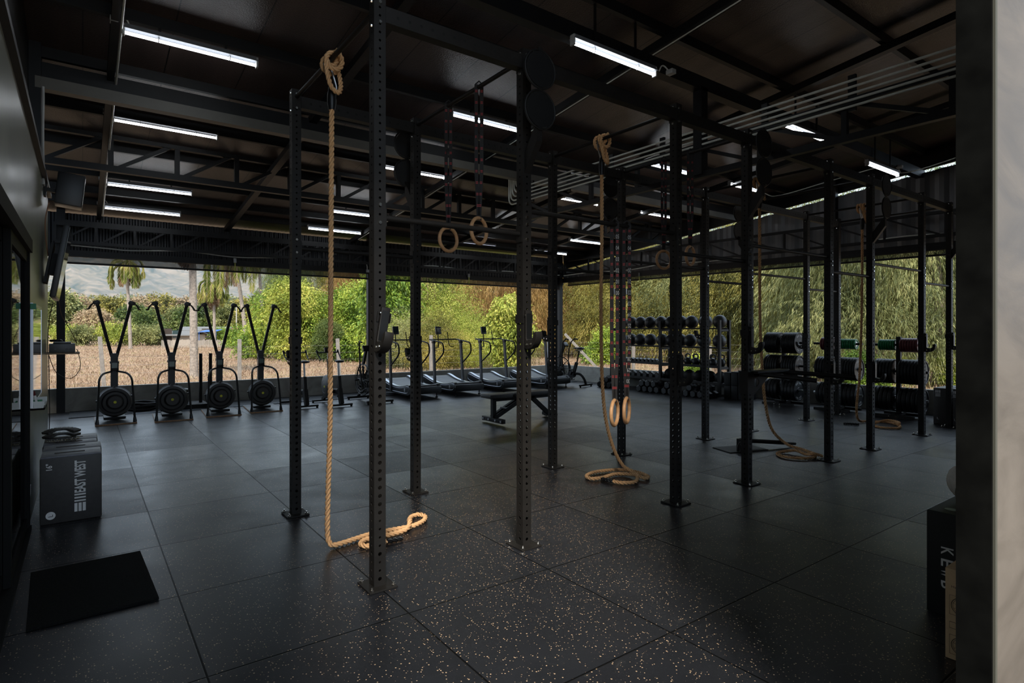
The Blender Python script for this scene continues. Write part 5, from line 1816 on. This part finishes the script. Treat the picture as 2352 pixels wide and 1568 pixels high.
def air_bike(r):
    for y, w in ((0, .30), (1.12, .26)):
        MB().bx(-w, w, y - .03, y + .03, .03, .075).build('foot_bar', RIGM, r, bevel=.006)
        for x in (-w + .03, w - .03):
            MB().cyl((x, y, .001), (x, y, .031), .022, n=10).build('pad', RUBBER, r)
    MB().tube(catmull([(0, 0, .07), (0, .06, .22), (0, .2, .34), (0, .42, .33), (0, .8, .22), (0, 1.12, .08)], .04), .035, 10).build('main_frame', RIGM, r)
    wheel = MB().torus((0, 0, 0), .345, .016, 'x', 48, 8).torus((.05, 0, 0), .33, .006, 'x', 48, 6).torus((-.05, 0, 0), .33, .006, 'x', 48, 6).build('fan_rim', PLASTIC, r)
    wheel.location = (0, .86, .46)
    sp = MB()
    for k in range(24):
        q = 2 * PI * k / 24
        for s in (-1, 1):
            sp.cyl((s * .05, .06 * math.cos(q), .06 * math.sin(q)), (s * .05, .33 * math.cos(q + .2), .33 * math.sin(q + .2)), .003, n=4)
    for rr in (.13, .2, .27):
        for s in (-1, 1):
            sp.torus((s * .052, 0, 0), rr, .003, 'x', 36, 4)
    sp.build('grille', PLASTIC, wheel, smooth=False)
    bl = MB()
    for k in range(8):
        q = 2 * PI * k / 8
        bl.beam((0, .06 * math.cos(q), .06 * math.sin(q)), (0, .30 * math.cos(q), .30 * math.sin(q)), .05, .006, up=(0, -math.sin(q), math.cos(q)))
    bl.cyl((-.05, 0, 0), (.05, 0, 0), .065, n=20)
    bl.build('fan_blade', RIGM, wheel, smooth=False)
    MB().beam((0, .42, .3), (0, .30, .66), .06, .08, up=(0, 1, 0)).build('seat_tube', RIGM, r, smooth=False)
    MB().cyl((0, .30, .62), (0, .22, .98), .02, n=12).bx(-.02, .02, .14, .33, .975, 1.0).build('seat_post', RIGM, r)
    MB().sphere((0, .18, 1.05), .12, 18, 10, s=(1, 1, .35)).sphere((0, .31, 1.055), .07, 12, 8, s=(.55, 1.4, .4)).build('saddle', VINYL, r)
    for s in (-1, 1):
        MB().tube(catmull([(s * .13, .62, .32), (s * .15, .68, .7), (s * .17, .66, 1.05), (s * .21, .60, 1.25), (s * .23, .50, 1.31), (s * .23, .42, 1.30)], .04), .017, 10).build('arm_lever', RIGM, r)
        MB().cyl((s * .23, .42, 1.30), (s * .23, .53, 1.315), .02, n=10).build('grip', RUBBER, r)
        MB().beam((s * .09, .46, .32), (s * .11, .46 + s * .08, .32 - s * .15), .02, .03).bx(s * .16 - .05, s * .16 + .05, .46 + s * .08 - .04, .46 + s * .08 + .04, .31 - s * .15, .33 - s * .15).build('pedal', PLASTIC, r)
        MB().cyl((s * .10, .86, .46), (s * .20, .86, .46), .02, n=10).build('foot_peg', RIGM, r)
    MB().beam((0, .86, .80), (0, .72, 1.12), .05, .07, up=(0, 1, 0)).build('console_post', RIGM, r, smooth=False)
    MB().box((0, .68, 1.16), (.19, .05, .13), rot=(R(-40), 0, 0)).build('console', PLASTIC, r, bevel=.008)
    MB().cyl((-.07, .46, .32), (.07, .46, .32), .10, n=24).build('chain_guard', PLASTIC, r)
a0 = thing('air_bike', 'black fan bike hidden behind the nearest post, by the back column', 'bike', (5.10, 11.66, 0), R(2), 'fan bikes')
air_bike(a0)
dup(a0, 'black fan bike in the corner beside the fourth treadmill', (11.15, 11.72, 0), R(14))

# ------------------------------------------------------------------ curved treadmills
BELT = mat('black_slat_belt', (.014, .0145, .016), .45, var=.15)
def treadmill(r):
    prof = [(0.0, .12), (0.0, .27), (.06, .315), (.14, .315), (.35, .275), (.65, .255), (.95, .275), (1.25, .325), (1.5, .39), (1.62, .41), (1.70, .37), (1.72, .27), (1.66, .17), (1.3, .10), (.4, .085), (.1, .09)]
    for s in (-1, 1):
        b = MB().prism(prof, .085, origin=(s * .357, 0, 0), ax=(0, 1, 0), ay=(0, 0, 1), an=(1, 0, 0)).build('side_panel', PLASTIC, r, bevel=.012)
        P = catmull([(s * .357, y, z + .004) for y, z in prof[2:10]], .06)
        w = MB()
        for p, q in zip(P[:-1], P[1:]):
            w.beam(p, q, .075, .006)
        w.build('foot_rail', SILVER, b, smooth=False)
        pts = [(s * .402, y, z) for y, z in ((.06, .285), (.16, .285), (.35, .245), (.65, .225), (.95, .245), (1.25, .295), (1.5, .355), (1.62, .37), (1.67, .33), (1.66, .26), (1.55, .2), (1.2, .155), (.6, .135), (.2, .135), (.08, .17), (.05, .24))]
        MB().tube(catmull(pts, .05, True), .006, 5, closed=True).build('trim_line', SILVER, b)
        if s < 0:
            t = MB()
            x = -.4005
            y0, z0 = .24, .205
            for k in range(3):
                t.bx(x - .0006, x, y0 - .002 + .02 * k, y0 + .012 + .02 * k, z0, z0 + .035)
                t.bx(x - .0006, x, y0 - .002, y0 + .054, z0 - .012 - .016 * k, z0 - .003 - .016 * k)
            t.build('logo', mat('pale_emblem', (.42, .43, .45), .5) if 'pale_emblem' not in bpy.data.materials else bpy.data.materials['pale_emblem'], b, smooth=False)
    cur = [(y, z - .02) for y, z in ((.03, .28), (.14, .30), (.35, .262), (.65, .242), (.95, .262), (1.25, .312), (1.5, .375), (1.64, .38))]
    P = catmull([(0, y, z) for y, z in cur], .06)
    m = MB()
    for p, q in zip(P[:-1], P[1:]):
        m.beam(p + (q - p) * .04, q - (q - p) * .04, .63, .02)
    m.build('running_belt', BELT, r, smooth=False)
    MB().cyl((-.31, .10, .21), (.31, .10, .21), .10, n=28).cyl((-.31, 1.6, .27), (.31, 1.6, .27), .10, n=28).bx(-.315, .315, .05, 1.6, .10, .19).build('roller', RUBBERS, r)
    MB().bx(-.40, .40, -.03, .05, .12, .27).build('rear_cover', PLASTIC, r, bevel=.02)
    for x in (-.34, .34):
        for y in (.1, 1.55):
            MB().cyl((x, y, .001), (x, y, .02), .032, n=12).cyl((x, y, .018), (x, y, .11), .012, n=8).build('foot', RUBBER, r)
    for s in (-1, 1):
        u = MB().beam((s * .41, .96, .12), (s * .395, 1.06, 1.25), .045, .075, up=(0, 1, 0)).build('upright', ALU, r, smooth=False)
        if s < 0:
            t = MB()
            t.text('EAST WEST', (s * .41 - .027, .985, .58), (0, .09, 1), (0, 1, -.09), .022, .34)
            t.build('lettering', mat('faint_print', (.16, .16, .16), .6) if 'faint_print' not in bpy.data.materials else bpy.data.materials['faint_print'], u, smooth=False)
        pts = [(s * .395, 1.28, 1.325), (s * .395, 1.06, 1.30), (s * .395, .72, 1.265), (s * .395, .60, 1.22), (s * .395, .56, 1.08), (s * .395, .60, .98), (s * .40, .80, .84), (s * .403, 1.0, .72)]
        MB().tube(catmull(pts, .03), .018, 10).build('handrail', RIGM, r)
        MB().box((s * .395, 1.06, 1.27), (.07, .10, .08)).build('rail_bracket', PLASTIC, r, bevel=.006)
    MB().cyl((-.395, 1.26, 1.322), (.395, 1.26, 1.322), .016, n=10).build('cross_bar', RIGM, r)
    MB().tube(catmull([(-.16, 1.24, 1.12), (-.16, 1.25, 1.32), (-.16, 1.27, 1.48)], .04), .014, 8).build('console_stem', RIGM, r)
    c = MB().box((-.16, 1.25, 1.555), (.15, .05, .20), rot=(R(-12), 0, 0)).build('console', PLASTIC, r, bevel=.01)
    MB().box((-.16, 1.221, 1.565), (.11, .004, .12), rot=(R(-12), 0, 0)).build('screen', SCREEND, c, smooth=False)
    MB().tube(catmull([(.12, 1.27, 1.52), (.14, 1.26, 1.35), (.15, 1.24, 1.2), (.19, 1.22, 1.14), (.27, 1.2, 1.13)], .03), .011, 8).build('grip_bar', RIGM, r)
    MB().torus((-.36, .98, 1.12), .04, .007, 'z', 18, 6).torus((-.36, .98, 1.05), .034, .006, 'z', 18, 6).bx(-.40, -.395, .96, 1.0, 1.04, 1.13).build('bottle_holder', PLASTIC, r)
t0 = None
for x, lab in ((6.30, 'curved black treadmill partly behind the nearest rig posts, first of the four'), (7.48, 'curved black treadmill in the gap right of the second rig post, second of the four'),
               (8.87, 'curved black treadmill behind the weight bench, third of the four'), (10.31, 'curved black treadmill beside the fan bike in the corner, last of the four')):
    if t0 is None:
        t0 = thing('curved_treadmill', lab, 'treadmill', (x, 11.88, 0), 0, 'curved treadmills at the back opening')
        treadmill(t0)
    else:
        dup(t0, lab, (x, 11.88, 0), 0)

# ------------------------------------------------------------------ weight bench
r = thing('weight_bench', 'black adjustable weight bench standing behind the second front post', 'bench', (5.56, 8.08, 0))
MB().bx(-.035, .035, -.30, .30, .03, .10).build('foot_bar', RIGM, r, bevel=.005)
for y in (-.26, -.1, .1, .26):
    MB().cyl((-.036, y, .065), (-.042, y, .065), .018, n=12).build('bolt', STEEL, r)
MB().bx(-.035, .035, -.035, .035, .10, .42).build('upright', RIGM, r, smooth=False)
MB().beam((0, .05, .10), (.62, .05, .40), .06, .07).beam((0, -.05, .10), (.62, -.05, .40), .012, .07).build('ladder', RIGM, r, smooth=False)
MB().bx(-.02, 1.18, -.03, .03, .37, .43).build('spine', RIGM, r, smooth=False)
MB().beam((.80, .0, .40), (1.22, 0, .06), .06, .07).build('rear_leg', RIGM, r, smooth=False)
MB().bx(1.19, 1.26, -.17, .17, .03, .09).build('rear_foot_bar', RIGM, r, bevel=.005)
for y in (-.12, .12):
    MB().cyl((1.25, y - .02, .055), (1.25, y + .02, .055), .05, n=18).build('wheel', RUBBER, r)
MB().bx(-.16, .30, -.15, .15, .43, .50).build('seat_pad', VINYL, r, bevel=.02)
MB().bx(.33, 1.22, -.15, .15, .43, .50).build('back_pad', VINYL, r, bevel=.02)
MB().cyl((.22, -.09, .24), (.22, .09, .24), .02, n=12).build('pop_pin', PLASTIC, r)

# ------------------------------------------------------------------ ball and weight rack
r = thing('storage_rack', 'long black four-level rack with balls, dumbbells and kettlebells along the side opening', 'rack', (0, 0, 0))
for y in (11.55, 9.83, 8.10):
    for x in (11.98, 12.36):
        MB().bx(x - .032, x + .032, y - .032, y + .032, 0, 1.8).build('upright', RIGM, r, smooth=False)
    MB().bx(11.9, 12.42, y - .03, y + .03, 0, .05).build('foot', RIGM, r, smooth=False)
    for z in (.25, .66, 1.09, 1.56):
        MB().bx(11.98, 12.36, y - .02, y + .02, z - .025, z + .025).build('side_bar', RIGM, r, smooth=False)
for (a, b) in ((8.10, 9.83), (9.83, 11.55)):
    for z in (1.14, 1.60):
        for x in (12.05, 12.30):
            MB().cyl((x, a, z), (x, b, z), .018, n=10).build('ball_rail', RIGM, r)
    for z in (.70, .30):
        MB().bx(11.96, 12.40, a, b, z - .015, z + .0).bx(11.955, 11.965, a, b, z - .03, z + .035).build('shelf', RIGM, r, smooth=False)
def ball(rad, m, parent):
    s = MB().sphere((0, 0, 0), rad, 28, 16)
    o = s.build('shell', m, parent)
    k = MB()
    k.torus((0, 0, 0), rad * 1.0, .0022, 'x', 36, 5).torus((0, 0, 0), rad * 1.0, .0022, 'y', 36, 5).torus((0, 0, 0), rad, .0022, 'z', 36, 5)
    k.build('seam', INK, parent)
BALLM = mat('black_ball_leatherette', (.013, .014, .015), .42, var=.15, bump=.1, bscale=250)
bb = None
for lvl, z, ys in (('top', 1.60, (11.34, 10.97, 10.65, 10.32, 9.96, 9.64, 9.33, 9.01, 8.61, 8.22)), ('second', 1.14, (11.34, 10.99, 10.66, 10.31, 9.92, 9.63, 9.34, 9.05, 8.66, 8.23))):
    rad = .163
    for i, y in enumerate(ys[1:] if False else ys):
        lab = 'black medicine ball on the %s level of the rack, %s from its far end' % (lvl, ORD[i])
        loc = (12.175, y, z + rad + .0)
        if bb is None:
            bb = thing('medicine_ball', lab, 'ball', loc, 0, 'medicine balls on the rack')
            ball(rad, BALLM, bb)
        else:
            dup(bb, lab, loc, y * 7)
sl = None
for i, y in enumerate((9.68, 9.38, 9.08, 8.78, 8.48, 8.19)):
    lab = 'black slam ball on the lowest rack shelf, %s from the dumbbells' % ORD[i]
    rd_ = .142
    if sl is None:
        sl = thing('slam_ball', lab, 'ball', (12.17, y, .30 + rd_), 0, 'slam balls on the lowest shelf')
        ball(rd_, RUBBER, sl)
    else:
        dup(sl, lab, (12.17, y, .30 + rd_), y * 5)
# kettlebells
def kettlebell(r):
    MB().lathe([(.001, 0), (.058, 0), (.072, .012), (.093, .06), (.098, .095), (.09, .135), (.07, .165), (.04, .185), (.001, .19)], 26).build('bell', RUBBERS, r)
    pts = [(0, -.050, .155), (0, -.066, .20), (0, -.062, .245), (0, -.035, .268), (0, .035, .268), (0, .062, .245), (0, .066, .20), (0, .050, .155)]
    MB().tube(catmull(pts, .012), .0155, 10).build('handle', RUBBERS, r)
kb = None
for i, (x, y) in enumerate(((12.08, 9.55), (12.24, 9.42), (12.08, 9.30), (12.24, 9.18), (12.08, 9.05), (12.24, 8.95), (12.08, 8.82), (12.24, 8.70), (12.08, 8.57), (12.24, 8.46), (12.08, 8.33), (12.24, 8.22))):
    lab = 'black kettlebell on the third rack level, %s row, %s from the dumbbells' % ('front' if i % 2 == 0 else 'rear', ORD[i // 2])
    if kb is None:
        kb = thing('kettlebell', lab, 'kettlebell', (x, y, .70), 0, 'kettlebells on the rack')
        kettlebell(kb)
    else:
        dup(kb, lab, (x, y, .70), .1 * math.sin(i * 3))
# hex dumbbells
def hex_dumbbell(r, R0, L, hl):
    for s in (-1, 1):
        vs = []
        for x, k in ((s * (L / 2 - hl), .82), (s * (L / 2 - hl + .02), 1), (s * (L / 2 - .02), 1), (s * L / 2, .8)):
            vs += [(x, R0 * k * math.cos(q), R0 * k * math.sin(q)) for q in [PI / 6 + PI / 3 * i for i in range(6)]]
        fs = []
        for j in range(3):
            for i in range(6):
                l = (i + 1) % 6
                fs.append((j * 6 + i, j * 6 + l, j * 6 + 6 + l, j * 6 + 6 + i))
        fs += [tuple(range(6)), tuple(18 + i for i in range(6))]
        MB().add(vs, fs).build('head', RUBBERS, r, smooth=False, bevel=.004)
    MB().cyl((-L / 2 + hl, 0, 0), (L / 2 - hl, 0, 0), .016, n=12).build('handle', STEEL, r)
d_s = d_m = d_l = None
rowy = [11.40 - .135 * i for i in range(11)]
for i, y in enumerate(rowy):
    lab = 'small black hex dumbbell on the third rack level, %s from its far end' % ORD[i]
    if d_s is None:
        d_s = thing('hex_dumbbell', lab, 'dumbbell', (12.16, y, .756), 0, 'small dumbbells on the rack')
        hex_dumbbell(d_s, .056, .30, .105)
    else:
        dup(d_s, lab, (12.16, y, .756))
for i, y in enumerate([11.38 - .205 * k for k in range(8)]):
    lab = 'black hex dumbbell on the lowest rack shelf, %s from its far end' % ORD[i]
    if d_m is None:
        d_m = thing('hex_dumbbell', lab, 'dumbbell', (12.15, y, .372), 0, 'dumbbells on the lowest rack shelf')
        hex_dumbbell(d_m, .080, .34, .12)
    else:
        dup(d_m, lab, (12.15, y, .372))
bot = [11.47, 11.29, 11.11, 10.06, 9.87, 9.68, 9.49, 9.26, 9.07, 8.62, 8.42, 8.23, 8.04]
topp = [(11.38, 0), (11.20, 0), (9.965, 0), (9.775, 0), (9.585, 0), (9.165, 0), (8.52, 0), (8.135, 0)]
first = True
def pile(y):
    return 'beside the strap rings' if y > 10.5 else ('under the rack dumbbells' if y > 9.4 else ('under the rack middle' if y > 8.8 else 'under the rack kettlebells'))
cnt = {}
for lvl, ys, z in (('bottom', bot, .079), ('top', [a for a, b in topp], .222)):
    for y in ys:
        pl = pile(y)
        k = cnt.get((pl, lvl), 0)
        cnt[(pl, lvl)] = k + 1
        lab = 'large hex dumbbell piled %s, %s row, %s from far end' % (pl, lvl, ORD[k])
        if d_l is None:
            d_l = thing('hex_dumbbell', lab, 'dumbbell', (11.58, y, z), 0, 'large dumbbells piled on the floor')
            hex_dumbbell(d_l, .092, .36, .13)
        else:
            dup(d_l, lab, (11.58, y, z))
# small stack of flat boxes at the end of the rack
for i, (y, z, h) in enumerate(((7.78, 0.002, .30), (7.78, .305, .30), (7.60, 0.002, .31), (7.60, .315, .31), (7.42, .002, .33), (7.42, .335, .33))):
    o = MB().bx(11.8, 12.25, y - .082, y + .082, z, z + h).build('step_box', RUBBER, bevel=.012)
    tag(o, 'black foam step box between rack and first plate tree, %s pile, %s' % (ORD[i // 2], 'lower' if i % 2 == 0 else 'upper'), 'step box', 'step boxes at the end of the rack')

# ------------------------------------------------------------------ plate trees
PLT = mat('plate_black_rubber', (.008, .0085, .0095), .42, spec=.3, var=.1)
PRT = mat('plate_print', (.55, .55, .55), .6)
protos = {}
def arc_print(m, R0, y, s):
    """curved lettering on both flanks of the plate face"""
    for base in (90, 270):
        word = 'EAST WEST'
        for i, ch in enumerate(word):
            if ch == ' ':
                continue
            a = R(base - (i - 4) * 9.0 * s)
            rad = R0 * .70
            c = V(rad * math.cos(a), y, rad * math.sin(a))
            up = V(math.cos(a), 0, math.sin(a))
            rt = V(math.sin(a) * s, 0, -math.cos(a) * s)
            m.text(ch, c, rt, up, R0 * .15, R0 * .10, depth=.0)
def get_plate(kind, lab, loc, group):
    R0, t, m = {'thin': (.222, .027, PLT), 'mid': (.224, .048, PLT), 'thick': (.224, .068, PLT), 'green': (.10, .036, GREENP), 'red': (.128, .038, REDP)}[kind]
    if kind not in protos:
        r = thing('bumper_plate', lab, 'weight plate', loc, 0, group)
        protos[kind] = r
        plate_mesh(R0, t, m, r, hub=.055 if R0 > .2 else .04)
        MB().lathe([(.0265, -t * .42), (.045, -t * .42), (.045, t * .42), (.0265, t * .42)], 24, axis='y').build('hub', STEEL if R0 < .2 else PLASTIC, r)
        if R0 > .2:
            k = MB()
            arc_print(k, R0, -t * .275 - .0012, 1)
            k.build('lettering', PRT, r, smooth=False)
        return r
    return dup(protos[kind], lab, loc)
TH_ = {'thin': .028, 'mid': .050, 'thick': .070, 'green': .037, 'red': .039}
def plate_tree(x, y, label, short, load):
    r = thing('plate_tree', label, 'plate tree', (x, y, 0), 0, 'plate trees along the side opening')
    MB().bx(-.03, .03, -.035, .035, .05, 1.45).build('post', RIGM, r, smooth=False)
    MB().bx(-.28, -.22, -.33, .33, .0, .05).bx(.22, .28, -.33, .33, .0, .05).bx(-.25, .25, -.035, .035, .02, .07).build('base', RIGM, r, smooth=False)
    for yy in (-.06, .06):
        MB().cyl((-.2805, yy, .025), (-.286, yy, .025), .010, n=10).build('bolt', CHROME, r)
    for z in (.315, .82, 1.30):
        for s in (-1, 1):
            MB().cyl((0, s * .03, z), (0, s * .46, z), .0235, n=14).build('peg', STEEL if z < .5 else RIGM, r)
    for (z, s, kind, n) in load:
        off = .045
        lv = {.315: 'bottom', .82: 'middle', 1.30: 'top'}[z]
        side = 'near' if s < 0 else 'far'
        for i in range(n):
            t = TH_[kind]
            yy = y + s * (off + t / 2)
            off += t + .002
            col = {'green': 'small green', 'red': 'small dark red'}.get(kind, 'black')
            lab = '%s plate on %s tree, %s %s peg, %s from the post' % (col, short, side, lv, ORD[i])
            R0 = {'green': .10, 'red': .128}.get(kind, .223)
            get_plate(kind, lab, (x, yy, z - (.0025)), 'weight plates on the plate trees')
    return r
plate_tree(11.95, 6.53, 'black plate tree nearest the ball rack, full of black plates', 'first', [(1.30, 1, 'thin', 10), (1.30, -1, 'thin', 10), (.82, 1, 'mid', 6), (.82, -1, 'mid', 6), (.315, 1, 'thick', 4), (.315, -1, 'thick', 4)])
plate_tree(11.95, 5.44, 'black plate tree in the middle, with small red and green plates on top', 'second', [(1.30, 1, 'red', 6), (1.30, -1, 'green', 8), (.82, 1, 'mid', 6), (.82, -1, 'mid', 7), (.315, 1, 'thick', 4), (.315, -1, 'thick', 5)])
plate_tree(11.95, 4.37, 'black plate tree nearest the flat boxes, small green plates on its far top peg', 'third', [(1.30, 1, 'green', 7), (1.30, -1, 'red', 7), (.82, 1, 'mid', 6), (.82, -1, 'mid', 7), (.315, 1, 'thick', 5), (.315, -1, 'thick', 5)])
# flat soft boxes at the far side
for i, y in enumerate((3.60, 3.36, 3.10, 2.86)):
    r = thing('flat_jump_box', 'flat black jump box with a white emblem at the side opening, %s from the plates' % ORD[i], 'jump box', (11.52, y, 0), 0, 'flat jump boxes at the side opening')
    MB().bx(0, .75, -.10, .10, .002, .60).build('body', VINYL, r, bevel=.012)
    MB().bx(.006, .744, -.094, .094, .597, .604).build('top_panel', GREYVIN, r, smooth=False)
    t = MB()
    for k in range(3):
        t.bx(-.0012, .0, .068 - .026 * k - .018, .068 - .026 * k, .525, .57)
        t.bx(-.0012, .0, -.002, .068, .512 - .019 * k - .011, .512 - .019 * k)
    t.build('logo', PRT, r, smooth=False)
    MB().text('L', (-.001, .03, .10), (0, -1, 0), (0, 0, 1), .035, .03).build('size_letter', PRT, r, smooth=False)
